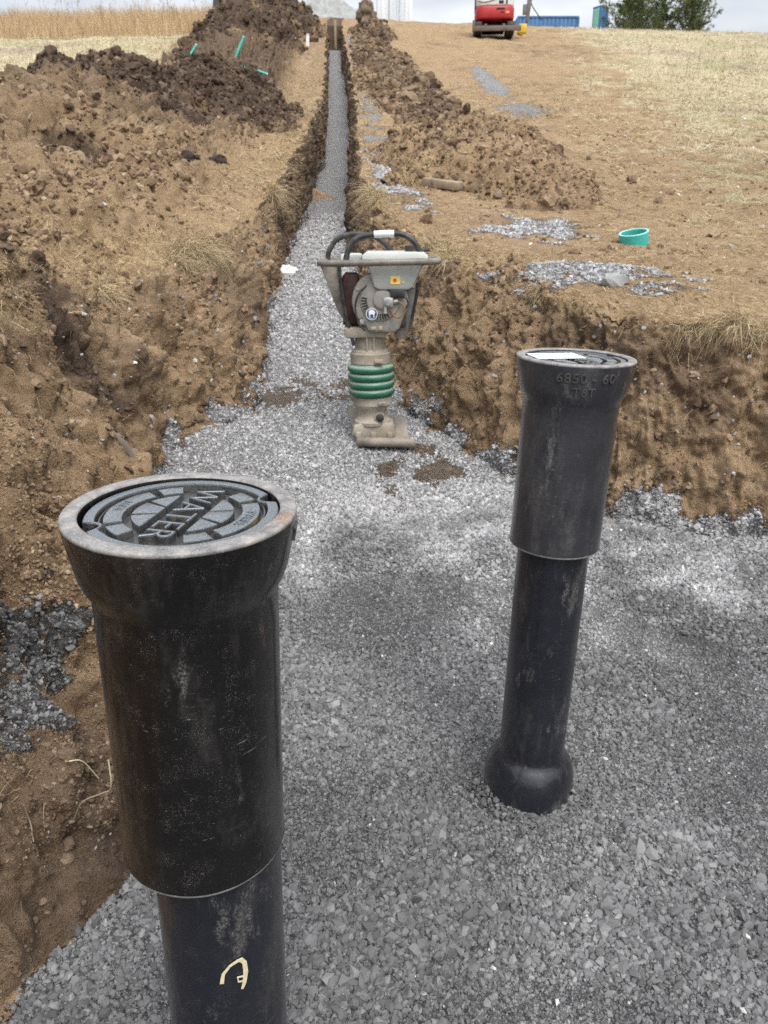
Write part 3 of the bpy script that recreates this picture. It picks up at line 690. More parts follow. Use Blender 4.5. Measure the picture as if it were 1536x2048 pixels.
# shoe
shoe = MB(); 
ux = Vector((.268, -.028, 0)); uy = Vector((-.035, .29, 0)); o0 = Vector((-.068, -.135, 0))
def sh(u_, v_, z): return o0 + ux * u_ + uy * v_ + Vector((0, 0, z))
nv_ = 14; vv = []; ff = []
for i in range(nv_ + 1):
    t = i / nv_; zz = .006 + (.11 * max(0, (t - .62) / .38) ** 1.6); wd = 0.0
    for (u_, dz) in ((0, 0), (0, .018), (1, .018), (1, 0)): vv.append(sh(u_ - (.12 * max(0, (t - .5) / .5)) * (1 if u_ == 0 else .2), t * (1.0 if u_ == 0 else .8), zz * (1 if u_ == 0 else .6) + dz))
for i in range(nv_):
    for k in range(4): ff.append((i * 4 + k, i * 4 + (k + 1) % 4, i * 4 + 4 + (k + 1) % 4, i * 4 + 4 + k))
ff += [(0, 1, 2, 3), tuple(nv_ * 4 + k for k in (3, 2, 1, 0))]
shoe.add(vv, ff)
shoe_o = rb(shoe, 'shoe', M_SHOE, angle=30)
rb(MB().tube([sh(-.03, 0, .022), sh(.0, 0, .022), sh(1.0, -.0, .022), sh(1.03, 0, .022)], [.018, .023, .023, .016], 14), 'shoe_nose', M_SHOE, shoe_o)
fb = MB().prism([(-.085, .024), (.10, .024), (.112, .05), (.10, .085), (.07, .098), (-.06, .098), (-.09, .082), (-.1, .05)], -.075, .075, .008)
for dx_ in (-.07, 0.005, .085): fb.box((dx_ - .013, -.085, .028), (dx_ + .013, -.07, .055), .003)
rb(fb, 'foot_casting', M_BEIGE, angle=30)
for sx_ in (-.085, .095): rb(MB().tube([(sx_, -.03, .03), (sx_, -.03, .075), (sx_, -.03, .079)], [.014, .014, .008], 6), 'bolt', M_CHROME)
body = MB().lathe([(.001, .085), (.088, .085), (.090, .10), (.076, .112), (.068, .130), (.070, .150), (.084, .168), (.092, .182), (.092, .19)], 40)
body.tube([(.036, -.04, .128), (.036, -.082, .128)], .026, 20)
rb(body, 'base_housing', M_BEIGE, angle=40).matrix_local = Lr
plug = rb(MB().tube([(.036, -.081, .128), (.036, -.088, .128), (.036, -.090, .128)], [.0195, .0195, .015], 20).tube([(.036, -.088, .128), (.036, -.093, .128)], .008, 6), 'oil_plug', M_BLACK)
rb(MB().lathe([(.090, .183), (.0955, .185), (.0955, .222), (.090, .224)], 48), 'lower_clamp_band', M_BEIGE)
bel = MB(); pr = [(.092, .222)]
for k in range(4):
    zc_ = .246 + k * .0375
    for a in range(-80, 81, 20): pr.append((.096 + .019 * math.cos(R(a)), zc_ + .0175 * math.sin(R(a)) / .985))
pr += [(.094, .386)]
bel.lathe(pr, 56); rb(bel, 'bellows', M_GREEN, angle=70).matrix_local = Lr
rb(MB().lathe([(.090, .384), (.0985, .386), (.0985, .428), (.0995, .432), (.092, .437)], 48).box((.02, -.112, .395), (.062, -.09, .412), .003), 'upper_clamp_band', M_BEIGE).matrix_local = Lr
MB().box((.03, -.108, .193), (.065, -.09, .212), .003).build('clamp_screw', M_CHROME, ram)
nk = MB().lathe([(.092, .434), (.090, .445), (.074, .452), (.074, .52)], 40)
nk.box((-.02, -.083, .447), (-.008, -.06, .53), .003).box((.012, -.083, .447), (.024, -.06, .53), .003)
rb(nk, 'guide_cylinder', M_BEIGE, angle=35).matrix_local = Lr
rb(MB().prism([(-.118, .525), (-.108, .512), (.070, .512), (.082, .525), (.082, .560), (-.118, .560)], -.09, .09, .008), 'crankcase', M_BEIGE, angle=30).matrix_local = Lr
# engine shroud: round cover narrowing to the crankcase
poly = []
for a in range(-20, 221, 10): poly.append((.038 + .130 * math.cos(R(a)), .680 + .130 * math.sin(R(a))))
poly += [(-.045, .600), (-.018, .548), (.000, .540), (.105, .540), (.128, .556), (.140, .590)]
eng = MB().prism(poly, -.125, .05, .014)
eng.prism([(.038 + .092 * math.cos(R(a)), .685 + .092 * math.sin(R(a))) for a in range(0, 360, 12)], -.134, -.12, .006)
en = rb(eng, 'engine_cover', M_GREY, angle=28)
sl = MB()
for a in range(172, 300, 9):
    Mx = Matrix.Translation((.038, -.1345, .685)) @ Matrix.Rotation(-R(a), 4, 'Y')
    sl.box((.060, -.002, -.0028), (.086, .004, .0028), .0, Mx)
rb(sl, 'cooling_slots', M_DARK, en)
for a in (20, 62, 110, 152, 196, 228): rb(MB().tube([(.038 + .116 * math.cos(R(a)), -.124, .680 + .116 * math.sin(R(a))), (.038 + .116 * math.cos(R(a)), -.131, .680 + .116 * math.sin(R(a)))], .0065, 6), 'bolt', M_CHROME, en)
rb(MB().tube([(.05, -.132, .69), (.05, -.143, .69), (.05, -.147, .69)], [.046, .043, .034], 28), 'starter_cup', M_GREY, en)
rb(MB().tube(spline([(-.02, -.13, .75), (-.055, -.14, .72), (-.075, -.13, .66), (-.06, -.13, .58), (-.03, -.125, .55)]), .004, 8), 'control_cable', M_BLACK, en)
rb(MB().box((-.005, -.131, .552), (.02, -.12, .566), .003).box((.03, -.131, .550), (.05, -.12, .570), .004), 'mount_lugs', M_BEIGE, en)
st_ = rb(MB().tube([(.0, -.1345, .625), (.0, -.1370, .625)], .027, 28), 'round_sticker', M_WHITE, en)
sb_ = MB()
ro_ = [(.024 * math.cos(R(a)), .024 * math.sin(R(a))) for a in range(0, 361, 12)]
sb_.prism([(x, .625 + z) for x, z in ro_[:-1]], -.1374, -.1371)
rb(sb_, 'sticker_print', M_BLUE, st_)
w2 = MB().prism([(.0145 * math.cos(R(a)), .631 + .0145 * math.sin(R(a))) for a in range(0, 360, 15)], -.1378, -.1375).prism([(-.012, .612), (-.006, .604), (.006, .604), (.012, .612), (.012, .625), (-.012, .625)], -.13775, -.13748)
rb(w2, 'sticker_print', M_WHITE, st_)
rb(MB().prism([(-.006, .606), (.006, .606), (.009, .618), (.004, .624), (-.004, .624), (-.009, .618)], -.1381, -.1379), 'sticker_print', M_BLUE, st_)
rb(MB().prism([(-.138, .565), (-.060, .565), (-.060, .785), (-.075, .800), (-.125, .800), (-.138, .785)], -.055, .06, .018), 'muffler', M_RUSTY, angle=50)
# tank
tk = MB().prism([(.012, .742), (.035, .732), (.165, .732), (.185, .742), (.238, .852), (-.022, .852)], -.155, .115, .012)
tko = rb(tk, 'fuel_tank', M_TANK, angle=30)
rb(MB().prism([(-.042, .852), (.252, .852), (.252, .878), (.232, .894), (-.022, .894), (-.042, .878)], -.168, .13, .008), 'tank_top', M_TANKTOP, tko, angle=30)
cp = MB().tube([(.182, -.05, .894), (.182, -.05, .900), (.182, -.05, .918), (.182, -.05, .921)], [.030, .031, .031, .027], 22); rb(cp, 'fuel_cap', M_BLACK, tko)
rb(MB().tube([(.225, -.03, .895), (.245, -.03, .90), (.268, -.03, .902)], .008, 8), 'throttle_lever', M_BLACK, tko)
rb(MB().box((.085, -.1585, .757), (.128, -.1540, .79)), 'warning_sticker', M_YEL, tko)
rb(MB().prism([(.104 + .008 * math.cos(R(a)), .774 + .009 * math.sin(R(a))) for a in range(0, 360, 30)], -.1594, -.1586), 'sticker_print', M_RED, tko)
rb(MB().box((.136, -.1585, .762), (.146, -.1540, .768)), 'warning_sticker', M_YEL, tko)
rb(MB().box((-.142, -.08, .835), (-.046, .10, .884), .012), 'air_filter_cover', M_TANKTOP, angle=30)
# carburettor pieces
cb = MB().box((.052, -.155, .655), (.098, -.125, .70), .005).tube([(.075, -.155, .68), (.075, -.172, .68)], .014, 12).tube([(.10, -.145, .68), (.118, -.145, .684)], .010, 10).tube([(.062, -.15, .655), (.062, -.155, .628)], .008, 8)
rb(cb, 'carburettor', M_CHROME, angle=30)
rb(MB().box((.085, -.16, .70), (.15, -.10, .735), .006), 'carburettor_mount', M_BLACK)
rb(MB().tube(spline([(.118, -.145, .684), (.142, -.150, .665), (.150, -.150, .635), (.128, -.150, .612), (.100, -.148, .618), (.088, -.145, .645)]), .0042, 8), 'fuel_hose', M_HOSE)
rb(MB().tube(spline([(.11, -.14, .70), (.150, -.15, .70), (.165, -.14, .67), (.150, -.13, .64)]), .0035, 8), 'ignition_cable', M_BLACK)
# handle frame: flat loop and two carrying hoops
def rrect(x0, x1, y0, y1, r, z, n=6, zt=0.):
    out = []
    for cx_, cy_, a0 in ((x1 - r, y1 - r, 0), (x0 + r, y1 - r, 90), (x0 + r, y0 + r, 180), (x1 - r, y0 + r, 270)):
        for k in range(n + 1): 
            a = R(a0 + 90 * k / n); out.append((cx_ + r * math.cos(a), cy_ + r * math.sin(a), z))
    return out + [out[0]]
lp = rrect(-.235, .305, -.19, .17, .10, .842)
lp = [(x, y, z + (.012 if x > .2 else 0) + (.004 if x < -.1 else 0)) for x, y, z in lp]
hd = rb(MB().tube(lp, .0145, 12, cap=False), 'handle_frame', M_FRAME)
rb(MB().tube(spline([(-.215, .12, .845), (-.205, .12, .895), (-.165, .12, .945), (-.09, .12, .968), (.0, .12, .960), (.06, .12, .925), (.10, .12, .872)]), .0125, 12), 'lifting_hoop', M_BLACK, hd)
rb(MB().tube(spline([(-.115, -.15, .842), (-.105, -.14, .895), (-.07, -.14, .945), (0, -.14, .965), (.08, -.14, .969), (.14, -.14, .965), (.19, -.14, .935), (.222, -.14, .88), (.235, -.14, .845)]), .0135, 12), 'lifting_hoop', M_BLACK, hd)
rb(MB().tube([(.012, -.14, .9665), (.05, -.14, .969), (.10, -.14, .9695)], .0150, 14), 'white_sleeve', M_WHITE, hd)
ls = MB().prism([(-.235, .83), (-.155, .83), (-.112, .60), (-.100, .56), (-.115, .56), (-.160, .63)], -.06, .04, .004)
rb(ls, 'side_bracket', M_FRAME, hd, angle=30)
rb(MB().tube(spline([(-.150, -.075, .835), (-.138, -.08, .72), (-.118, -.08, .60), (-.105, -.08, .54), (-.085, -.075, .475)]), .0085, 8), 'bracket_rod', M_BLACK, hd)
rs_ = MB().prism([(.165, .735), (.205, .735), (.196, .66), (.178, .58), (.168, .53), (.150, .505), (.115, .505), (.105, .525), (.125, .56), (.140, .62)], -.075, -.02, .004)
rb(rs_, 'side_bracket', M_FRAME, hd, angle=30)
rb(MB().tube(spline([(.212, -.07, .76), (.205, -.07, .70), (.186, -.07, .60), (.180, -.07, .55)]), .0085, 8), 'bracket_rod', M_BLACK, hd)
rb(MB().box((.128, -.09, .56), (.16, -.076, .70), .004), 'engine_bracket', M_BLACK)
# ------------------------------------------------------------------ far things
def gz(x, y): return ground_z(x, y)
M_RED_P = plain('red_machine_paint', (.38, .025, .03), .4, .12, 4); M_WHITE_P = plain('white_machine_paint', (.68, .69, .68), .4, .06, 4)
M_TRACK = plain('black_rubber_track', (.03, .028, .026), .8, .3, 8, dust=.4, dustcol=(.17, .13, .09)); M_BLADE = plain('worn_steel_blade', (.13, .10, .08), .6, .3, 3)
M_ARM = plain('dark_grey_boom', (.15, .145, .135), .5, .25, 5); M_YELP = plain('yellow_coupler_paint', (.60, .42, .04), .5, .15, 8); M_GLASS = plain('dark_cab_glass', (.03, .04, .05), .12)
ex = empty('excavator', (4.95, 39.3, gz(4.95, 39.3) + .0), (0, 0, R(-4)))
tag(ex, 'red and white compact excavator parked at the top of the slope', 'excavator')
def track(sx):
    tk_ = MB(); prof = []
    for a in range(90, 271, 15): prof.append((-.75 + .22 * math.cos(R(a)), .24 + .22 * math.sin(R(a))))
    for a in range(-90, 91, 15): prof.append((.75 + .22 * math.cos(R(a)), .24 + .22 * math.sin(R(a))))
    # prism runs along y; turn so the track runs along y and its width along x
    Mz = Matrix.Rotation(R(90), 4, 'Z'); tk_.prism(prof, sx - .16, sx + .16, .02, Mz)
    for i in range(14): tk_.box((-sx - .165, -.8 + i * .118, -.005), (-sx + .165, -.8 + i * .118 + .05, .03))
    return tk_
for sx in (-.72, .72): track(sx).build('track', M_TRACK, ex)
MB().box((-.50, -.55, .22), (.50, .55, .40), .04).build('undercarriage', M_TRACK, ex)
MB().tube([(0, 0, .38), (0, 0, .55)], .36, 28).build('turntable', M_TRACK, ex)
bl = MB().box((-.88, -1.22, .0), (1.15, -1.15, .20), .015).box((-.45, -1.16, .18), (-.35, -.5, .28), .01).box((.35, -1.16, .18), (.45, -.5, .28), .01)
bl.box((-.98, -1.24, -.02), (-.88, -1.08, .42), .03); bl.build('dozer_blade', M_BLADE, ex)
def roundrect(x0, x1, y0, y1, r, n=8):
    out = []
    for cx_, cy_, a0 in ((x1 - r, y1 - r, 0), (x0 + r, y1 - r, 90), (x0 + r, y0 + r, 180), (x1 - r, y0 + r, 270)):
        out += [(cx_ + r * math.cos(R(a0 + 90 * k / n)), cy_ + r * math.sin(R(a0 + 90 * k / n))) for k in range(n + 1)]
    return out
def slab(pl, z0, z1, bev, t0=1., t1=1.):
    mb = MB(); MX = Matrix(((1, 0, 0, 0), (0, 0, 1, 0), (0, 1, 0, 0), (0, 0, 0, 1)))
    mb.prism(pl, z0, z1, bev, MX, taper=t1); return mb
cw = slab(roundrect(-.86, .86, -.95, .6, .42), .52, 1.02, .07); 
cwo = cw.build('counterweight', M_RED_P, ex, angle=50)
MB().box((.05, -.965, .86), (.42, -.93, .93), .01).box((.25, -.965, .75), (.40, -.93, .79), .01).build('vent_slot', M_DARK, cwo)
MB().box((.46, -.955, .70), (.62, -.925, .80), .01).build('reflector', plain('orange_reflector', (.7, .3, .1), .3), cwo)
hood = slab(roundrect(-.84, .84, -.88, .6, .40), 1.03, 1.55, .06); ho = hood.build('engine_hood', M_WHITE_P, ex, angle=50)
MB().box((.15, -.895, 1.10), (.36, -.86, 1.22), .01).box((.46, -.895, 1.08), (.53, -.86, 1.25), .01).build('vent_slot', M_DARK, ho)
MB().tube(spline([(-.80, -.80, 1.22), (-.45, -.892, 1.16), (0, -.892, 1.26), (.3, -.892, 1.33), (.7, -.82, 1.26)]), .018, 8).build('trim_stripe', M_ARM, ho)
MB().box((-.68, -.893, 1.36), (-.15, -.86, 1.46), .01).build('red_badge', M_RED_P, ho)
MB().box((-.88, -.55, .9), (-.82, -.1, 1.9), .02).build('side_guard', M_DARK, ex)
cab = MB().box((-.80, -.35, 1.62), (.30, .75, 2.55), .06); co_ = cab.build('cab', M_WHITE_P, ex)
MB().box((-.70, -.365, 1.75), (.20, -.33, 2.40), .02).box((-.815, -.25, 1.75), (-.79, .65, 2.4), .02).build('cab_window', M_GLASS, co_)
MB().box((.3, .55, 1.15), (.62, .95, 1.6), .03).build('boom_bracket', M_ARM, ex)
MB().tube(spline([(.45, .75, 1.4), (.55, .9, 2.6), (.95, .6, 3.3), (1.45, .0, 3.3)]), [.13] * 25, 8).build('boom', M_ARM, ex)
MB().prism([(1.42, .55), (1.56, .55), (1.66, 1.4), (1.72, 3.35), (1.38, 3.35), (1.46, 1.4)], -.12, .06, .02).box((1.28, -.1, .85), (1.52, .04, 1.25), .03).build('dipper_arm', M_ARM, ex)
MB().tube([(1.60, -.05, 1.35), (1.74, -.05, 1.1), (2.15, -.05, .62)], .022, 6).build('hydraulic_hose', M_DARK, ex)
MB().box((1.12, -.16, .12), (1.50, .12, .50), .06).tube([(1.10, -.02, .2), (1.34, -.02, .1)], .10, 12).build('bucket_coupler', M_YELP, ex)

M_CONT = NT('corrugated_pale_blue_steel', .45, .4)
wv = M_CONT.mr(M_CONT.noise(2.5, 4, .5, M_CONT.mapv(M_CONT.obj(), (1, 1, .08))), .35, .65)
M_CONT.base(M_CONT.mix(wv, (.58, .66, .74), (.84, .88, .92))); M_CONT = M_CONT.m
ct = empty('metal_shed', (1.0, 52.2, gz(.5, 51.2) - .02), (0, 0, R(1.5))); tag(ct, 'tall pale blue-white metal shed standing on the crest above the trench', 'shed')
wl = MB(); n_ = 9; x0, x1 = -1.42, .70
for i in range(n_):
    a = x0 + (x1 - x0) * i / n_; b = a + (x1 - x0) / n_; 
    wl.box((a + .004, -.045 if i % 2 else -.02, .12), (b - .0, .02, 4.9), .008)
wl.build('front_cladding', M_CONT, ct, angle=30)
MB().box((x0, .0215, .12), (x1, 2.2, 4.9), .02).build('wall', M_CONT, ct)
MB().box((x0 - .03, -.10, 0), (x1 + .03, 2.25, .115), .01).build('base_skid', plain('dark_skid', (.08, .08, .08), .7), ct)
MB().box((x0 - .08, -.16, 4.903), (x1 + .08, 2.3, 5.05), .02).build('roof', M_CONT, ct)
MB().box((-.72, -.075, .2), (-.68, -.048, 4.4)).box((-.1, -.075, .2), (-.06, -.048, 4.4)).build('locking_bar', plain('grey_bar', (.35, .38, .42), .5), ct)

M_BLUEC = plain('blue_container_paint', (.06, .16, .34), .5, .15, 1.5); M_GRN = plain('pale_green_panel', (.25, .55, .40), .5, .1, 2)
def container(name, lab, cx, cy, Lx, Ly, h, base, mats, parts, grp=None, rz=0.):
    c_ = empty(name, (cx, cy, base), (0, 0, rz)); tag(c_, lab, 'container', grp)
    mb = MB().box((-Lx / 2, -Ly / 2 + .04, .12), (Lx / 2, Ly / 2, h - .08))
    k = int(Lx / .28)
    for i in range(k): mb.box((-Lx / 2 + .1 + i * (Lx - .2) / k, -Ly / 2 + .012, .15), (-Lx / 2 + .1 + i * (Lx - .2) / k + .14, -Ly / 2 + .05, h - .1), .006)
    mb.build('wall', mats[0], c_, angle=30)
    fr = MB().box((-Lx / 2 - .02, -Ly / 2 - .02, h - .079), (Lx / 2 + .02, Ly / 2 + .02, h + .02)).box((-Lx / 2 - .02, -Ly / 2 - .02, 0), (Lx / 2 + .02, Ly / 2 + .02, .119))
    for sx in (-1, 1): fr.box((sx * Lx / 2 - .06, -Ly / 2 - .024, .12), (sx * Lx / 2 + .06, -Ly / 2 + .08, h - .08))
    fr.build('frame', mats[0], c_)
    if parts: MB().box((-Lx / 2 - .045, -Ly / 2 + .1, .15), (-Lx / 2 - .022, Ly / 2 - .1, h - .1)).build('end_panel', mats[1], c_)
    return c_
container('shipping_container', 'long low blue container showing above the crest right of the excavator', 11.1, 60, 4.1, 2.4, 1.8, gz(10.2, 60) - .05, (M_BLUEC,), False, 'containers beyond the crest')
container('shipping_container', 'small container with pale green end and blue side left of the evergreen trees', 15.0, 60.5, .7, .7, 2.35, gz(15, 60) + .45, (M_BLUEC, M_GRN), True, 'containers beyond the crest', R(35))
MB
# dumpster half behind the heap
M_DUMP = plain('dark_dumpster_steel', (.07, .068, .062), .7, .3, 3)
dm = empty('dumpster', (-7.9, 46.0, gz(-7.9, 46) + .0), (0, 0, 0)); tag(dm, 'dark steel skip with a raised bar, half hidden behind the tallest soil heap', 'skip')
MB().prism([(-1.0, .1), (1.0, .1), (1.0, 1.45), (-.84, 1.45)], -.8, .8, .02).build('body', M_DUMP, dm, angle=30)
MB().box((-.88, -.86, 1.453), (1.04, .86, 1.53), .01).build('top_rim', M_DUMP, dm)
MB().tube([(-.25, -.7, 1.5), (-.25, -.7, 1.74), (-.25, -.7, 1.76)], .03, 6).tube([(.42, -.7, 1.5), (.42, -.7, 1.76)], .03, 6).tube([(-.3, -.7, 1.70), (.48, -.7, 1.70)], .03, 6).build('lift_bar', M_DUMP, dm)
# grey post
ps = empty('concrete_post', (-5.55, 45.5, gz(-5.5, 45.5) - .1), (0, R(-1), 0)); tag(ps, 'thick grey concrete post rising from behind the tallest soil heap', 'post')
MB().lathe([(.001, 0), (.44, 0), (.42, .3), (.36, 2.2), (.30, 6.0), (.28, 6.05), (.001, 6.08)], 8).build('shaft', plain('weathered_concrete', (.26, .25, .235), .85, .25, 4, bump=.3), ps, angle=30)

# evergreen trees ------------------------------------------------------------
def foliage_mat():
    m = NT('evergreen_foliage', .7, .2); a = m.attr('tone')
    m.base(m.ramp(a, [(0, (.045, .06, .03)), (.4, (.095, .13, .055)), (.75, (.17, .20, .085)), (1, (.26, .27, .12))])); m.b.inputs['Transmission Weight'].default_value = 0
    return m.m
M_FOL = foliage_mat(); M_BARK = plain('grey_brown_bark', (.10, .085, .07), .9, .35, 8, bump=.6)
def evergreen(x, y, h, w, lab, seed, open_=.0):
    r_ = np.random.default_rng(seed); root = empty('evergreen_tree', (x, y, gz(x, y) - .25), (0, 0, r_.uniform(0, 6)))
    tag(root, lab, 'tree', 'evergreens on the crest to the right')
    tr = MB().tube([(0, 0, 0), (.03, .02, h * .4), (0, 0, h * .98)], [.17, .11, .02], 9)
    V, F, TN = [], [], []; nb = 0
    nl = 150
    for i in range(nl):
        t = (i + r_.uniform(0, 1)) / nl; z0 = h * (.015 + .95 * t); az = i * 2.4 + r_.normal(0, .4)
        prof_ = (1 - t) ** .62 * (.78 + .22 * math.sin(az * 2.1 + seed)); ln = w * prof_ * r_.uniform(.4, 1.2)
        if ln < .12: continue
        el = r_.uniform(.15, .85) + .3 * t; dirv = Vector((math.cos(az) * math.cos(el), math.sin(az) * math.cos(el), math.sin(el)))
        p0 = Vector((0, 0, z0)); path = [p0 + dirv * ln * s_ + Vector((0, 0, -.10 * ln * math.sin(s_ * 3))) for s_ in (0, .35, .7, 1)]
        tr.tube(path, [.035, .025, .014, .004], 4)
        nc_ = int(26 * ln * (1 - open_ * .5)); tone_b = r_.uniform(0, .45)
        for k in range(nc_):
            s_ = r_.uniform(.15, 1.03) ** .7; spr = .05 + .12 * ln * (1 - s_) + .03
            c0 = p0 + dirv * ln * s_ + Vector(r_.normal(0, spr, 3)) * .8; tn = min(1, max(0, tone_b + r_.uniform(0, .45) + .15 * s_))
            for q in range(9):
                dv = (dirv * .8 + Vector((0, 0, .25)) + Vector(r_.normal(0, .42, 3))).normalized(); sd_ = dv.cross(Vector(r_.normal(0, 1, 3))).normalized(); l_ = r_.uniform(.08, .22); wv_ = r_.uniform(.006, .015)
                o_ = len(V); V += [c0 - sd_ * wv_, c0 + sd_ * wv_, c0 + dv * l_ + sd_ * wv_ * .5, c0 + dv * l_ - sd_ * wv_ * .5]; F.append((o_, o_ + 1, o_ + 2, o_ + 3)); TN += [tn] * 4
    tr.build('trunk', M_BARK, root)
    F = np.array(F); o = new_mesh_obj('crown', [tuple(q) for q in V], F, np.arange(len(F)) * 4, False, M_FOL, root, {'tone': TN})
evergreen(15.7, 55.5, 6.8, 2.3, 'densest dark evergreen, first of the group beside the small container', 3)
evergreen(18.1, 56.5, 5.8, 1.8, 'thinner evergreen with sky showing through, middle of the group', 8, .7)
evergreen(19.5, 55.0, 4.2, 2.2, 'rightmost evergreen leaning low over the crest', 12, .6)
evergreen(17.2, 58.5, 6.0, 1.9, 'evergreen set back between the dense dark one and the thin one', 15, .4)

# teal pipe ring and offcuts ---------------------------------------------------
M_TEAL = plain('teal_plastic', (.055, .40, .36), .38, .12, 30, dust=.15, dustcol=(.40, .35, .26)); M_TEALE = plain('pale_teal_cut_edge', (.40, .74, .68), .5, .08)
rg = empty('pipe_ring', (1.765, 5.62, gz(1.76, 5.6) + .058), (R(11), R(-11), 0)); tag(rg, 'short teal plastic pipe ring lying on the straw-coloured bank', 'pipe ring')
MB().lathe([(.092, -.10), (.101, -.10), (.101, .014), (.092, .014), (.088, .010), (.088, -.10)], 64).build('band', M_TEAL, rg, angle=40)
MB().lathe([(.0895, .0125), (.0905, .0155), (.0995, .0155), (.1015, .0125)], 64).build('cut_edge', M_TEALE, rg, angle=50)
def pipe_at(p0, p1, r, lab, name='pipe_offcut'):
    root = empty(name, p0); d_ = Vector(p1) - Vector(p0)
    mb = MB(); L_ = d_.length; q = Vector((0, 0, 1)).rotation_difference(d_).to_matrix().to_4x4()
    mb.lathe([(r * .8, 0), (r, 0), (r, L_), (r * .8, L_), (r * .8, 0)], 20, q); o = mb.build('pipe_wall', M_TEAL, root, angle=40)
    MB().lathe([(r * .78, L_ + .002), (r * 1.01, L_ + .002), (r * 1.01, L_ - .012)], 20, q).build('cut_edge', M_TEALE, root)
    tag(root, lab, 'pipe', 'teal pipe pieces stuck in the dug soil'); return root
def at(px, py, Yd):
    a = (px - 768) / FPX; b = (1024 - py) / FPX; yy = math.cos(PITCH) + math.sin(PITCH) * b; zz = -math.sin(PITCH) + math.cos(PITCH) * b
    return (a / yy * Yd, Yd, zz / yy * Yd + CZ)
DG = bpy.context.evaluated_depsgraph_get(); DG.update()
def hit(px, py):
    o, d_ = Vector((0, 0, CZ)), Vector(at(px, py, 1.)) - Vector((0, 0, CZ)); r_ = SC.ray_cast(DG, o, d_.normalized()); return r_[1] if r_[0] else Vector(at(px, py, 20))
def down(x, y):
    r_ = SC.ray_cast(DG, Vector((x, y, 40)), Vector((0, 0, -1))); return r_[1]
# (places read once from the photograph, then kept as plain coordinates on the ground)
p0 = hit(470, 112); pipe_at(p0 + Vector((0, .02, -.05)), Vector(at(488, 73, p0.y + .1)), .0026 * p0.y * .6, 'longer green pipe slanting out of the dark heap')
p0 = hit(376, 108); pipe_at(p0 + Vector((0, .02, -.05)), Vector(at(393, 89, p0.y + .1)), .0022 * p0.y * .6, 'short teal pipe poking from the soil beside the dry field grass')
p0 = hit(516, 144); pipe_at(p0 + Vector((0, 0, .02)), Vector(at(535, 149, p0.y)), .0024 * p0.y * .6, 'teal stub lying on brown soil below the longer slanting pipe')
p0 = hit(489, 137); pipe_at(p0 + Vector((0, 0, .02)), Vector(at(498, 138, p0.y)), .0018 * p0.y * .6, 'smallest teal scrap, just left of the lying stub')
p0 = hit(615, 92); sk = empty('survey_stake', p0, (0, R(4), 0)); tag(sk, 'short white stake in the soil near the far end of the trench', 'stake')
MB().prism([(-.06, .0), (-.02, -.15), (.06, .0), (.06, .40), (-.06, .40)], -.015, .015, .004).build('stake_board', plain('white_stake', (.75, .75, .73), .6), sk)
MB().box((-.062, -.018, .36), (.062, .018, .41)).build('stake_cap', plain('faded_stake_tip', (.6, .55, .5), .6), sk)
# timber offcut on the right bank
M_WOOD = plain('weathered_timber', (.27, .215, .15), .8, .3, 14, bump=.4); M_WOODD = plain('grey_old_timber', (.22, .19, .16), .85, .3, 12, bump=.4)
p0 = hit(885, 372); wd = MB().box((-.22, -.06, -.05), (.22, .06, .03), .012); 
wd = wd.build('timber_block', M_WOOD, None, angle=30); wd.location = p0 + Vector((0, 0, .03)); wd.rotation_euler = (R(6), R(8), R(-38)); tag(wd, 'pale timber block half pressed into the soil below the light brown heap', 'timber')
# upright clod with roots by the shed
cl = MB(); r_ = np.random.default_rng(2)
bm = bmesh.new(); bmesh.ops.create_cube(bm, size=1); bmesh.ops.subdivide_edges(bm, edges=bm.edges[:], cuts=14, use_grid_fill=True)
vs_ = np.array([v.co[:] for v in bm.verts]); nzz = fbm(vs_, 2.2, 4, 300) * .22 + billow(vs_, 6, 2, 305) * .05
for v, n_ in zip(bm.verts, nzz):
    c_ = v.co.copy(); k_ = .75 + .45 * (.5 - c_.z); v.co = Vector((c_.x * .62 * k_, c_.y * .5 * k_, (c_.z + .5) * .95)) + c_.normalized() * float(n_)
cl.bm(bm); M_CLOD = plain('dry_brown_clod', (.17, .125, .09), .95, .35, 3, bump=.8)
clo = cl.build('upright_sod_clod', M_CLOD, None, angle=80); dz_ = down(-.72, 38.3); clo.location = dz_ + Vector((0, 0, -.25)); clo.rotation_euler = (0, R(-4), R(20)); tag(clo, 'upright square clod of brown sod on the steep heap beside the pale shed', 'clod')
# pale stick leaning at the foot of the left bank
p1 = hit(252, 874); st_r = Vector(at(300, 948, 2.0)); 
sb = MB().prism([(-.012, 0), (.009, 0), (.010, .14), (.003, .18), (-.006, .15)], -.003, .004, .001).build('wood_splinter', M_WOODD, None, angle=30)
sb.location = Vector(at(300, 952, 2.28)); sb.rotation_euler = (R(8), R(-30), R(10)); tag(sb, 'thin grey wood splinter with a pale edge sticking up behind the near valve box rim', 'wood splinter')
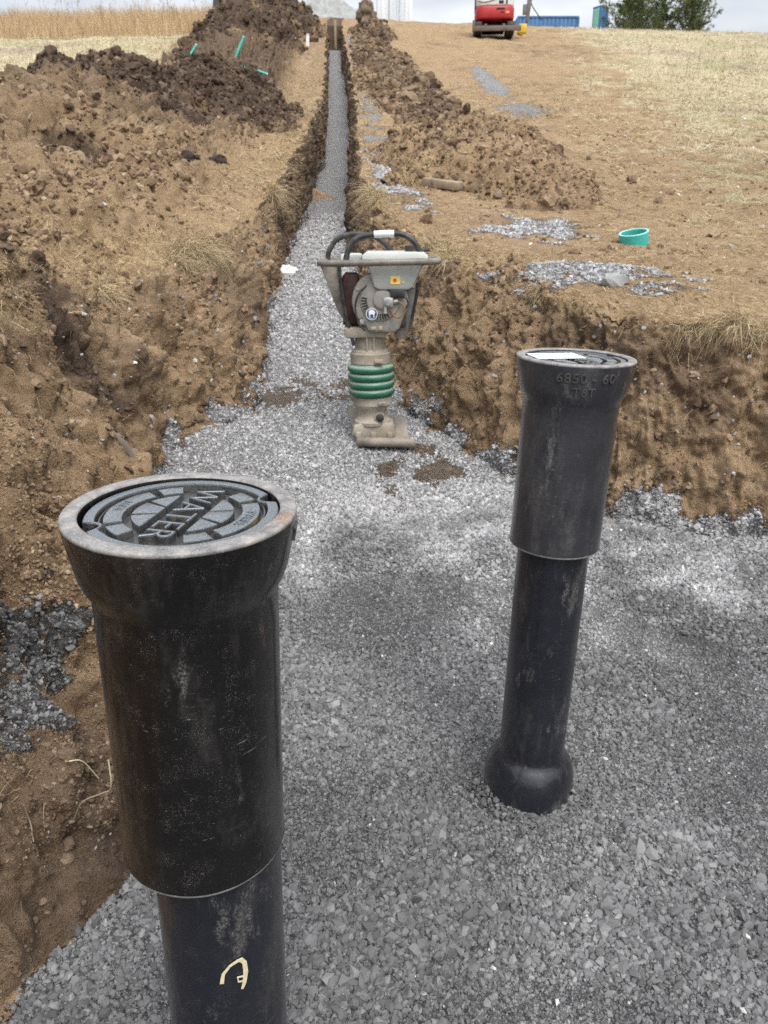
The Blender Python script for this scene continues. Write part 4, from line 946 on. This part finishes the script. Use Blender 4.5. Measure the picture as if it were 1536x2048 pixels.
# big white rock at the trench mouth
def rock(name, loc, s, mat, lab, seed, cat='rock', grp=None, sub=3):
    bm = bmesh.new(); bmesh.ops.create_icosphere(bm, subdivisions=sub, radius=1); vv_ = np.array([v.co[:] for v in bm.verts]); nn_ = fbm(vv_ + seed, .9, 3, seed) * .55
    for v, n_ in zip(bm.verts, nn_): v.co *= (1 + float(n_)); v.co.x *= s[0]; v.co.y *= s[1]; v.co.z *= s[2]
    o = MB().bm(bm).build(name, mat, None, angle=25); o.location = loc; o.rotation_euler = (0, 0, seed); tag(o, lab, cat, grp); return o
M_ROCK = plain('white_limestone', (.62, .61, .58), .8, .15, 20, dust=.2, dustcol=(.40, .33, .24), bump=.4)
p0 = hit(578, 552); rock('limestone_rock', p0 + Vector((0, 0, .03)), (.10, .08, .07), M_ROCK, 'fist-sized white limestone rock at the foot of the left trench wall', 4)
for k, (px, py, s_, lb_) in enumerate([(207, 412, .022, 'small white stone on the brown soil at the left'), (575, 1143 - 0, .0, ''), (1228, 572, .045, 'grey stone in the straw above the right pit wall'), (995, 398, .05, 'dark round clod on the track below the light brown heap')]):
    if s_: rock('loose_stone', hit(px, py) + Vector((0, 0, s_ * .3)), (s_ * 1.3, s_, s_ * .7), (M_ROCK, M_ROCK, M_PILE, M_CLOD)[k], lb_, 20 + k, 'stone', None, 2)
M_DCLOD = plain('black_clod_soil', (.035, .026, .02), .95, .4, 20, bump=.8)
for k, (px, py, s_, lb_) in enumerate([(378, 322, .085, 'black soil clod on the left bank, the one farther from the trench'), (436, 328, .10, 'black soil clod on the left bank, the one nearer the trench edge')]):
    rock('dark_clod', hit(px, py) + Vector((0, 0, s_ * .3)), (s_ * 1.4, s_, s_ * .75), M_DCLOD, lb_, 31 + k, 'clod', 'black clods on the left bank')
# stake leaning on the trench end wall
tp = MB().box((-.06, -.02, 0), (.06, .02, 1.25), .005).build('marker_post', M_WOOD, None); tp.location = (-2.36, 41.93, floor_z(-2.4, 41.8) + .1); tp.rotation_euler = (R(-3), 0, 0); tag(tp, 'pale timber post standing against the end wall of the trench', 'post')
# straw and roots that catch on the valve box
M_STRAW = plain('cream_straw', (.62, .55, .36), .7, .15, 200)
def on_pipe(ang, z): # point on the near lower pipe, in its own frame
    return Vector((.0788 * math.cos(ang), .0788 * math.sin(ang), z))
def strip(ptsl, w_, lift=.0008):
    mb = MB(); v = []; f = []
    for i, (a, z) in enumerate(ptsl):
        a2, z2 = ptsl[min(i + 1, len(ptsl) - 1)]; a1, z1 = ptsl[max(i - 1, 0)]
        t = Vector(((a2 - a1) * .0788, z2 - z1)).normalized(); n_ = Vector((-t.y, t.x)) * w_[i] / 2
        for s_ in (-1, 1):
            for l_ in (lift, lift + .0009):
                p = on_pipe(a + s_ * n_.x / .0788, z + s_ * n_.y); v.append(p + Vector((p.x, p.y, 0)).normalized() * l_)
    for i in range(len(ptsl) - 1):
        b = i * 4
        for q in ((0, 1, 3, 2),): pass
        f += [(b + 1, b + 5, b + 7, b + 3), (b, b + 2, b + 6, b + 4), (b, b + 4, b + 5, b + 1), (b + 2, b + 3, b + 7, b + 6)]
    f += [(0, 1, 3, 2), (len(v) - 4, len(v) - 2, len(v) - 1, len(v) - 3)]
    return mb.add(v, f)
A0 = R(-66)
s1 = strip([(A0 - .25, -.588), (A0 - .22, -.573), (A0 - .12, -.562), (A0 + .00, -.557), (A0 + .06, -.557), (A0 + .11, -.564), (A0 + .12, -.580), (A0 + .09, -.597), (A0 + .05, -.606)], [.005, .004, .003, .004, .006, .0055, .006, .005, .003])
s1.add(*(lambda m_: (m_.v, m_.f))(strip([(A0 + .10, -.586), (A0 - .01, -.584), (A0 + .0, -.592), (A0 + .09, -.594)], [.002, .002, .002, .002])))
so = s1.build('bent_straw', M_STRAW, None, angle=20); tag(so, 'bent cream straw stuck to the lower pipe of the near valve box', 'straw')
so.matrix_world = Matrix.Translation((-.2105, .727, -1.36 + CZ)) @ low1.matrix_local
def root_fibre(pp, r, lab, mat=M_STRAW):
    o = MB().tube(spline(pp, 6), r, 5).build('root_fibre', mat, None); tag(o, lab, 'root', 'loose root fibres on the left bank'); return o
h1 = hit(152, 1636) + Vector((.0, -.01, .006)); h2 = Vector(at(222, 1570, .82)); 
root_fibre([h1, h1.lerp(h2, .35) + Vector((.0, 0, .018)), h1.lerp(h2, .7) + Vector((.01, 0, .01)), Vector(at(222, 1575, .86)), Vector(at(217, 1520, .86))], .0011, 'thin cream root curling from the soil to the near valve box')
ha, hb, hc = hit(136, 1526), hit(165, 1534), hit(196, 1560)
for q_ in (ha, hb, hc): q_ += Vector((.004, -.004, .008))
root_fibre([ha, hb + Vector((0, 0, .01)), hc], .0013, 'short pale root lying on the grey stained bank')
ha, hb, hc = hit(46, 1612), hit(60, 1650), hit(66, 1686)
for q_ in (ha, hb, hc): q_ += Vector((.004, -.004, .007))
root_fibre([ha, hb, hc], .0011, 'faint pinkish root on the lowest part of the left bank', M_WOOD)

# ------------------------------------------------------------------ scattered small stuff
def sample_faces(co, f, w, n, r_):
    tri = co[f[:, :3]] if False else None
    a, b, c_, d_ = (co[f[:, k]] for k in range(4)); ar = .5 * np.linalg.norm(np.cross(c_ - a, d_ - b), axis=1)
    p = ar * w; p = p / p.sum(); idx = r_.choice(len(f), n, p=p); s_, t_ = r_.random(n)[:, None], r_.random(n)[:, None]
    pos = (a[idx] * (1 - s_) + b[idx] * s_) * (1 - t_) + (d_[idx] * (1 - s_) + c_[idx] * s_) * t_
    nn = np.cross(c_[idx] - a[idx], d_[idx] - b[idx]); nn /= np.linalg.norm(nn, axis=1, keepdims=True) + 1e-12; nn[nn[:, 2] < 0] *= -1
    return idx, pos, nn
def rand_rot(n, r_):
    q = r_.normal(size=(n, 4)); q /= np.linalg.norm(q, axis=1, keepdims=True); w, x, y, z = q.T
    return np.stack([np.stack([1-2*(y*y+z*z), 2*(x*y-z*w), 2*(x*z+y*w)], -1), np.stack([2*(x*y+z*w), 1-2*(x*x+z*z), 2*(y*z-x*w)], -1), np.stack([2*(x*z-y*w), 2*(y*z+x*w), 1-2*(x*x+y*y)], -1)], 1)
def ico(sub):
    bm = bmesh.new(); bmesh.ops.create_icosphere(bm, subdivisions=sub, radius=1); v = np.array([q.co[:] for q in bm.verts]); f = np.array([[q.index for q in t.verts] for t in bm.faces]); bm.free(); return v, f
def rocks_mesh(name, pos, size, mat, lab, attrs, sub=1, squash=(.9, .65, .5), jit=.28, r_=rng, smooth=False):
    v0, f0 = ico(sub); n = len(pos); Vn = len(v0)
    sc = size[:, None] * (np.array(squash) * r_.uniform(.75, 1.25, (n, 3)))
    shp = v0[None] * (1 + r_.normal(0, jit, (n, Vn, 1)).clip(-.45, .45)) * sc[:, None, :]
    Rm = rand_rot(n, r_); V = np.einsum('nij,nvj->nvi', Rm, shp) + pos[:, None, :]
    F = f0[None] + (np.arange(n) * Vn)[:, None, None]
    o = new_mesh_obj(name, V.reshape(-1, 3), F.reshape(-1, 3), np.arange(n * len(f0)) * 3, smooth, mat, attrs={k: np.repeat(q, Vn) for k, q in attrs.items()})
    tag(o, lab, kind='stuff'); return o
def craggy_mesh(name, pos, size, mat, lab, attrs, r_, K=14):
    v0, f0 = ico(2); n = len(pos); Vn = len(v0); P0 = []
    for k in range(K):
        q = v0 + 17.3 * k; dsp = 1 + fbm(q, .9, 3, 900 + k) * .75 + billow(q, 2.2, 2, 950 + k) * .22; P0.append(v0 * dsp[:, None])
    P0 = np.array(P0)[r_.integers(0, K, n)]; sc = size[:, None] * (np.array((1., .85, .65)) * r_.uniform(.75, 1.25, (n, 3)))
    Rm = rand_rot(n, r_); V = np.einsum('nij,nvj->nvi', Rm, P0 * sc[:, None, :]) + pos[:, None, :]
    F = f0[None] + (np.arange(n) * Vn)[:, None, None]
    o = new_mesh_obj(name, V.reshape(-1, 3), F.reshape(-1, 3), np.arange(n * len(f0)) * 3, False, mat, attrs={k: np.repeat(q, Vn) for k, q in attrs.items()})
    tag(o, lab, kind='stuff'); return o
# face data of the ground
fc = Pf[fq].mean(1); rel = fc - np.array([0, 0, CZ]); dcam = np.linalg.norm(rel, axis=1)
dep = rel[:, 1] * math.cos(PITCH) - rel[:, 2] * math.sin(PITCH); upc = rel[:, 1] * math.sin(PITCH) + rel[:, 2] * math.cos(PITCH)
dep_ = np.where(dep > .05, dep, 1e9); su = rel[:, 0] / dep_ * FPX + 768; sv = 1024 - upc / dep_ * FPX
vis = ((dep > .05) & (su > -450) & (su < 2500) & (sv > -60) & (sv < 2250)).astype(float)
gF = grav[fq].mean(1); wF = wetR[fq].mean(1); zF = ZNf[fq[:, 0]]; spF = spoil[fq[:, 0]]; paleF = pale[fq[:, 0]]; darkF = dark[fq[:, 0]]; lipF = lipz[fq[:, 0]]; wallF = wall[fq[:, 0]]
# -- crushed stone
def gravel_mat():
    m = NT('crushed_stone', .88, .25); t = m.attr('tone'); w = m.attr('damp'); n = m.noise(380, 4, .7)
    gd_ = m.ramp(t, [(0, (.040, .042, .045)), (.35, (.090, .092, .095)), (.70, (.15, .153, .157)), (.90, (.22, .22, .22)), (.965, (.34, .33, .31)), (1, (.60, .58, .54))])
    gl_ = m.ramp(t, [(0, (.14, .14, .145)), (.35, (.29, .29, .295)), (.7, (.42, .42, .425)), (.9, (.54, .54, .535)), (1, (.72, .71, .68))])
    c = m.mix(w, gl_, gd_); c = m.mix(m.mr(n, .3, .7, 0, .45), c, m.mix(.5, c, (.30, .29, .28))); m.base(c); m.nrm(m.bump(n, .35, .0015)); return m.m
M_STONE = gravel_mat()
gw = vis * np.where(zF == 2, ss(gF, .05, .9), ss(gF, .2, .95)) * (zF >= 1) * np.where((zF == 1) & (fc[:, 1] < 2.1), .3, 1.)
r1 = np.random.default_rng(101)
w1 = gw * (dcam < 3.4) / np.maximum(dcam, 1.0) ** 1.1
idx, pos, nn = sample_faces(Pf, fq, w1, 225000, r1)
sz = np.clip(r1.lognormal(math.log(.0035), .50, len(idx)), .0015, .0125)
big_ = fbm(pos, 2.2, 2, 501); sz *= np.clip(1 + big_ * .9, .6, 1.5)
tn = np.clip(r1.beta(2.2, 2.4, len(idx)) * .93 + (r1.random(len(idx)) < .004) * .4, 0, 1)
rocks_mesh('gravel', pos + nn * (sz * .15)[:, None], sz, M_STONE, 'dark grey crushed stone bedding on the pit floor', {'tone': tn, 'damp': wF[idx]}, 1, squash=(.95, .8, .62), jit=.22)
w2 = gw * (dcam >= 2.7) * (dcam < 13) * (gF > .5) / dcam ** 1.6
idx, pos, nn = sample_faces(Pf, fq, w2, 60000, r1); dd_ = np.linalg.norm(pos - np.array([0, 0, CZ]), axis=1)
sz = np.clip(r1.lognormal(math.log(.0078), .35, len(idx)), .004, .02) * np.clip(dd_ / 4.5, .85, 2.2)
tn = np.clip(r1.beta(2.2, 2., len(idx)), 0, 1)
v0 = rocks_mesh('gravel', pos + nn * (sz * .2)[:, None], sz, M_STONE, 'pale grey crushed stone bedding along the trench and spilled on its banks', {'tone': tn, 'damp': wF[idx]}, 1)
# stones banked against the two pipes where they enter the bed
ra = r1.uniform(0, 2 * math.pi, 2600); rr_ = .104 + np.abs(r1.normal(0, .018, 2600)); bx = .370 + rr_ * np.cos(ra); by = 1.522 + rr_ * np.sin(ra)
bz = Fh(bx, by) + CZ + np.clip(.036 - (rr_ - .104) * .7, 0, 1) * r1.uniform(.2, 1., 2600) * (1 + .5 * np.sin(ra * 2 + 1)); sz = np.clip(r1.lognormal(math.log(.0042), .45, 2600), .002, .011)
rocks_mesh('gravel', np.stack([bx, by, bz], -1), sz, M_STONE, 'crushed stone banked against the foot of the farther valve box', {'tone': np.clip(r1.beta(2.2, 2.4, 2600) * .93, 0, 1), 'damp': np.ones(2600)}, 1, squash=(.95, .8, .62), jit=.22)
# a few pale pebbles thrown over the dark bed
w3 = vis * (zF == 2) * (dcam < 3.4) * (fc[:, 0] > -.1) * (.25 + ss(fc[:, 0], .5, 1.2))
idx, pos, nn = sample_faces(Pf, fq, w3, 300, r1); sz = r1.uniform(.003, .0075, len(idx))
rocks_mesh('pale_gravel', pos + nn * .004, sz, M_STONE, 'white pebbles sprinkled over the dark crushed stone', {'tone': r1.uniform(.88, 1., len(idx)), 'damp': np.full(len(idx), .35)}, 1)
# -- soil crumbs and clods
def clod_mat():
    m = NT('soil_clods', .95, .15); t = m.attr('tone'); k = m.attr('dark'); n = m.noise(160, 4, .7)
    a = m.ramp(t, [(0, (.105, .069, .043)), (.4, (.210, .146, .094)), (.75, (.32, .235, .155)), (1, (.45, .36, .25))]); b = m.ramp(t, [(0, (.035, .025, .018)), (.5, (.085, .060, .045)), (1, (.19, .15, .12))])
    c = m.mix(k, a, b); c = m.mix(m.mr(n, .3, .7, 0, .5), c, m.mix(.55, c, (.10, .062, .036))); m.base(c); m.nrm(m.bump(n, .6, .004)); return m.m
M_CL = clod_mat()
soilw = vis * (gF < .5) * (fc[:, 1] < 34)
floor_near_wall = (zF == 2) * (fc[:, 1] > .6) * (gF < .97) * .25
soilw = np.maximum(soilw, vis * floor_near_wall)
w4 = soilw * (dcam < 33) / dcam ** 1.7 * (spF * 1.5 + (zF == 2) * .8 + wallF * (1.0 + 2.2 * (dcam < 2.7)) + .22 * (1 - spF) * (1 - wallF)) * (1 - paleF * .9)
idx, pos, nn = sample_faces(Pf, fq, w4, 110000, r1); dd_ = np.linalg.norm(pos - np.array([0, 0, CZ]), axis=1)
cl_n = np.clip(.5 + fbm(pos, 2.5, 3, 601) * 1.4, .1, 1.4)
sz = np.clip(r1.lognormal(math.log(.0046), .58, len(idx)), .0015, .012) * np.clip(dd_ / 2.2, .8, 3.0) * np.where(spF[idx] > .5, 1.1, .75) * cl_n
rocks_mesh('soil_clods', pos + nn * (sz * .2)[:, None], sz, M_CL, 'crumbled brown soil lying over the cut banks', {'tone': r1.beta(2.2, 2.2, len(idx)), 'dark': np.clip(darkF[idx] + r1.normal(0, .12, len(idx)), 0, 1)}, 1, squash=(.95, .82, .68), jit=.26)
wb = soilw * (dcam < 24) / dcam ** 1.6 * (spF * 1.5 + wallF * .7 + .06) * (1 - paleF) * np.clip(.4 + fbm(fc, 1.1, 2, 651) * 2.2, .02, 1.5)
idx, pos, nn = sample_faces(Pf, fq, wb, 6500, r1); dd_ = np.linalg.norm(pos - np.array([0, 0, CZ]), axis=1)
sz = np.clip(r1.lognormal(math.log(.0095), .50, len(idx)), .004, .030) * np.clip(dd_ / 2.4, .7, 2.5) * np.where(wallF[idx] > .5, .7, 1.)
craggy_mesh('soil_clods', pos + nn * (sz * .15)[:, None], sz, M_CL, 'larger broken clods of soil over the dug banks', {'tone': r1.beta(2.2, 2.4, len(idx)), 'dark': np.clip(darkF[idx] + r1.normal(0, .12, len(idx)), 0, 1)}, r1)
ps_, sz_, dk_ = [], [], []
for o, co, f_, dk in MOUNDS[:7]:
    D = float(np.linalg.norm(co.mean(0))); ww = np.ones(len(f_)); i2, p2, n2_ = sample_faces(co, f_, ww, 9000 if D < 20 else 7000, r1)
    s2 = np.clip(r1.lognormal(math.log(.016), .55, len(i2)), .006, .09) * np.clip(D / 12, .75, 2.3); ps_.append(p2 + n2_ * (s2 * .25)[:, None]); sz_.append(s2); dk_.append(np.clip(dk[f_[i2, 0]] + r1.normal(0, .12, len(i2)), 0, 1))
ps_, sz_, dk_ = np.concatenate(ps_), np.concatenate(sz_), np.concatenate(dk_)
tn_ = r1.beta(2, 2.4, len(ps_)); bg_ = (sz_ > np.quantile(sz_, .88)); sz_ = np.where(bg_, sz_ * .95, sz_)
rocks_mesh('heap_clods', ps_[~bg_], sz_[~bg_], M_CL, 'dark and brown crumbs covering the soil heaps', {'tone': tn_[~bg_], 'dark': dk_[~bg_]}, 1, squash=(.95, .8, .62), jit=.28)
craggy_mesh('heap_clods', ps_[bg_], sz_[bg_], M_CL, 'larger broken clods on the soil heaps', {'tone': tn_[bg_], 'dark': dk_[bg_]}, r1)
# -- straw, dead grass and roots
def blades(name, pos, dirs, ln, wd, mat, lab, droop, tone, seg=3, r_=rng, curl=.25):
    n = len(pos); side = np.cross(dirs, r_.normal(size=(n, 3))); side /= np.linalg.norm(side, axis=1, keepdims=True) + 1e-9
    bend = r_.normal(0, curl, (n, 3)); bend[:, 2] -= droop
    V = np.zeros((n, (seg + 1) * 2, 3)); 
    for k in range(seg + 1):
        t = k / seg; c_ = pos + dirs * (ln * t)[:, None] + bend * (ln * t * t)[:, None]; w_ = (wd * (1 - .8 * t) * .5)[:, None]
        V[:, k * 2] = c_ - side * w_; V[:, k * 2 + 1] = c_ + side * w_
    f0 = np.array([[k * 2, k * 2 + 1, k * 2 + 3, k * 2 + 2] for k in range(seg)]); F = f0[None] + (np.arange(n) * (seg + 1) * 2)[:, None, None]
    o = new_mesh_obj(name, V.reshape(-1, 3), F.reshape(-1, 4), np.arange(n * seg) * 4, False, mat, attrs={'tone': np.repeat(tone, (seg + 1) * 2)})
    tag(o, lab, kind='stuff'); return o
def straw_mat(name, st):
    m = NT(name, .8, .2); m.base(m.ramp(m.attr('tone'), st)); return m.m
M_ST = straw_mat('dead_grass_blades', [(0, (.13, .085, .047)), (.4, (.29, .21, .115)), (.75, (.45, .36, .215)), (1, (.64, .56, .40))])
M_TG = straw_mat('tan_field_grass', [(0, (.26, .17, .09)), (.5, (.50, .36, .21)), (1, (.70, .56, .37))])
M_PG = straw_mat('pale_field_grass', [(0, (.24, .22, .12)), (.3, (.38, .33, .20)), (.7, (.52, .46, .31)), (1, (.68, .62, .47))])
gy = np.clip(.5 + fbm(fc, 1.5, 2, 701) * 1.6, .05, 1.5)
w5 = vis * (gF < .6) * (dcam < 26) / dcam ** 1.5 * (np.clip(straw[fq[:, 0]], 0, 1) * 1.4 * (zF != 1) + lipF * 2.2 + .10) * (1 - .6 * darkF) * gy
idx, pos, nn = sample_faces(Pf, fq, w5, 42000, r1); dd_ = np.linalg.norm(pos - np.array([0, 0, CZ]), axis=1)
lf = lipF[idx]; dr = r1.normal(size=pos.shape); dr -= nn * (dr * nn).sum(1)[:, None]; dr /= np.linalg.norm(dr, axis=1, keepdims=True); dr = dr + nn * r1.uniform(.02, .45, len(idx))[:, None]; dr /= np.linalg.norm(dr, axis=1, keepdims=True)
ln = r1.uniform(.02, .075, len(idx)) * np.clip(dd_ / 3.5, .8, 3.0); wd_ = np.clip(dd_ * .00075, .0012, .012) * r1.uniform(.6, 1.2, len(idx))
blades('dry_straw', pos + nn * .004, dr, ln, wd_, M_ST, 'flattened dead straw and grass over the trench banks', .25, np.clip(r1.beta(2.4, 2, len(idx)), 0, 1), 3, r1)
# tufts hanging over the cut edges
w6 = vis * (lipF > .6) * (gF < .6) * (dcam < 16) / dcam ** 1.2 * (gy > .75) * (fc[:, 1] > 2.75) * ((fc[:, 0] > 0) | (fc[:, 1] > 3.6)) * (dcam < 9)
i6, p6, n6 = sample_faces(Pf, fq, w6, 340, r1); rep = 26; pos = np.repeat(p6, rep, 0) + r1.normal(0, .018, (340 * rep, 3)) * np.array([1, 1, .3]); nn = np.repeat(n6, rep, 0)
away = np.where(ZNf[fq[i6, 0]] <= 1, 1., -1.); dr = nn * .5 + np.repeat(np.stack([away * .7, -np.ones(340) * .35, np.zeros(340)], -1), rep, 0) + r1.normal(0, .45, pos.shape); dr /= np.linalg.norm(dr, axis=1, keepdims=True)
dd_ = np.linalg.norm(pos - np.array([0, 0, CZ]), axis=1); ln = r1.uniform(.05, .15, len(pos)) * np.clip(dd_ / 4, .8, 1.8)
blades('hanging_grass', pos, dr, ln, np.clip(dd_ * .0006, .0012, .008), M_ST, 'dead grass and roots hanging over the cut trench edges', .75, np.clip(r1.beta(2.6, 1.8, len(pos)), 0, 1), 4, r1)
# roots sticking out of the cut faces, stones bedded in them, pale chips on the track
wr = vis * wallF * (fc[:, 1] > 1.2) * (fc[:, 1] < 12) / dcam ** 1.2 * (gF < .5)
idx, pos, nn = sample_faces(Pf, fq, wr, 1500, r1); dd_ = np.linalg.norm(pos - np.array([0, 0, CZ]), axis=1); dr = nn * .8 + r1.normal(0, .6, pos.shape); dr /= np.linalg.norm(dr, axis=1, keepdims=True)
blades('hanging_roots', pos, dr, r1.uniform(.03, .10, len(pos)) * np.clip(dd_ / 3, .8, 1.6), np.clip(dd_ * .0005, .001, .004), M_ST, 'fine roots hanging out of the cut soil faces', .6, np.clip(r1.beta(1.6, 2.2, len(pos)), 0, 1), 4, r1, .4)
idx, pos, nn = sample_faces(Pf, fq, wr, 1600, r1); dd_ = np.linalg.norm(pos - np.array([0, 0, CZ]), axis=1); sz = np.clip(r1.lognormal(math.log(.005), .5, len(idx)), .002, .016) * np.clip(dd_ / 3, .7, 1.6)
rocks_mesh('bedded_gravel', pos + nn * (sz * .1)[:, None], sz, M_STONE, 'small stones bedded in the cut soil faces', {'tone': r1.beta(2, 2, len(idx)), 'damp': r1.uniform(0, .8, len(idx))}, 1, squash=(.95, .8, .62), jit=.22)
wp_ = vis * (zF == 4) * (fc[:, 0] > .8) * (fc[:, 1] > 4) * (fc[:, 1] < 20) / dcam ** 1.2
idx, pos, nn = sample_faces(Pf, fq, wp_, 150, r1); dd_ = np.linalg.norm(pos - np.array([0, 0, CZ]), axis=1); sz = r1.uniform(.006, .018, len(idx)) * np.clip(dd_ / 6, .8, 2.2)
rocks_mesh('pale_gravel', pos + nn * .005, sz, M_STONE, 'pale stone chips strewn over the track on the right', {'tone': r1.uniform(.6, 1., len(idx)), 'damp': np.full(len(idx), .1)}, 1, squash=(1., .8, .45))
# field grass
w7 = vis * (paleF > .4) * (fc[:, 1] < 52) / dcam ** 1.3
idx, pos, nn = sample_faces(Pf, fq, w7, 52000, r1); dd_ = np.linalg.norm(pos - np.array([0, 0, CZ]), axis=1); dr = r1.normal(0, .55, pos.shape); dr[:, 2] = np.abs(dr[:, 2]) * .5 + .45; dr /= np.linalg.norm(dr, axis=1, keepdims=True)
pt = np.clip(.55 + fbm(pos, .35, 3, 801) * 1.0 + r1.normal(0, .16, len(pos)), 0, 1)
blades('field_grass', pos, dr, r1.uniform(.05, .22, len(pos)), np.clip(dd_ * .0007, .006, .024), M_PG, 'short pale dead grass over the uncut fields', .3, pt, 2, r1)
# tall dry grass on the left crest
n8 = 26000; xx = r1.uniform(-27, -6.3, n8); yy = r1.uniform(39, 50, n8); xs_ = xx + .06 * yy
keep = (xs_ < -4.3 - r1.uniform(0, 1.2, n8)); xx, yy = xx[keep], yy[keep]; n8 = len(xx)
pos = np.stack([xx, yy, Gh(xx, yy) + CZ], -1); dr = r1.normal(0, .16, (n8, 3)); dr[:, 2] = 1; dr /= np.linalg.norm(dr, axis=1, keepdims=True)
hgt = .78 + .32 * fbm(pos, .5, 3, 901)
blades('tall_grass', pos, dr, hgt * r1.uniform(.75, 1.15, n8), r1.uniform(.010, .026, n8), M_TG, 'tall tan dry grass standing along the left skyline', .08, np.clip(r1.beta(2, 2, n8), 0, 1), 3, r1, .12)
# weed stalks with seed heads
def weeds(name, specs, lab, mat, r_):
    mb = MB()
    for x, y, h in specs:
        z = gz(x, y); ln_ = r_.normal(0, .10, 2) * h; p_ = [Vector((x, y, z)), Vector((x + ln_[0] * .4, y + ln_[1] * .4, z + h * .5)), Vector((x + ln_[0], y + ln_[1], z + h))]
        w_ = .0045 * max(.4, y / 38); mb.tube(p_, [w_, w_ * .8, w_ * .5], 4)
        for k in range(int(r_.integers(3, 8))):
            t = r_.uniform(.55, 1.); b = p_[0].lerp(p_[2], t); q = b + Vector((r_.normal(0, .10), r_.normal(0, .05), r_.uniform(.06, .2))) * (h / 1.3); mb.tube([b, q], w_ * .5, 3)
            s_ = w_ * r_.uniform(2.2, 4.5); mb.tube([q - Vector((0, 0, s_)), q, q + Vector((0, 0, s_ * 1.3))], [s_ * .4, s_, s_ * .3], 5)
    o = mb.build(name, mat, None); tag(o, lab, kind='stuff'); return o
M_WEED = plain('grey_brown_weed_stalk', (.22, .18, .13), .85, .3)
r2 = np.random.default_rng(77)
weeds('tall_weeds', [(r2.uniform(-24, -7.5), r2.uniform(30, 47), r2.uniform(1.1, 1.75)) for _ in range(90)] + [(r2.uniform(-14, -7.0), r2.uniform(20, 30), r2.uniform(.9, 1.4)) for _ in range(16)], 'thin dead weed stalks with seed heads over the left field', M_WEED, r2)
weeds('field_weeds', [(r2.uniform(7.5, 14), r2.uniform(15, 30), r2.uniform(.4, .95)) for _ in range(46)], 'sparse dead weed stalks in the right field', M_WEED, r2)
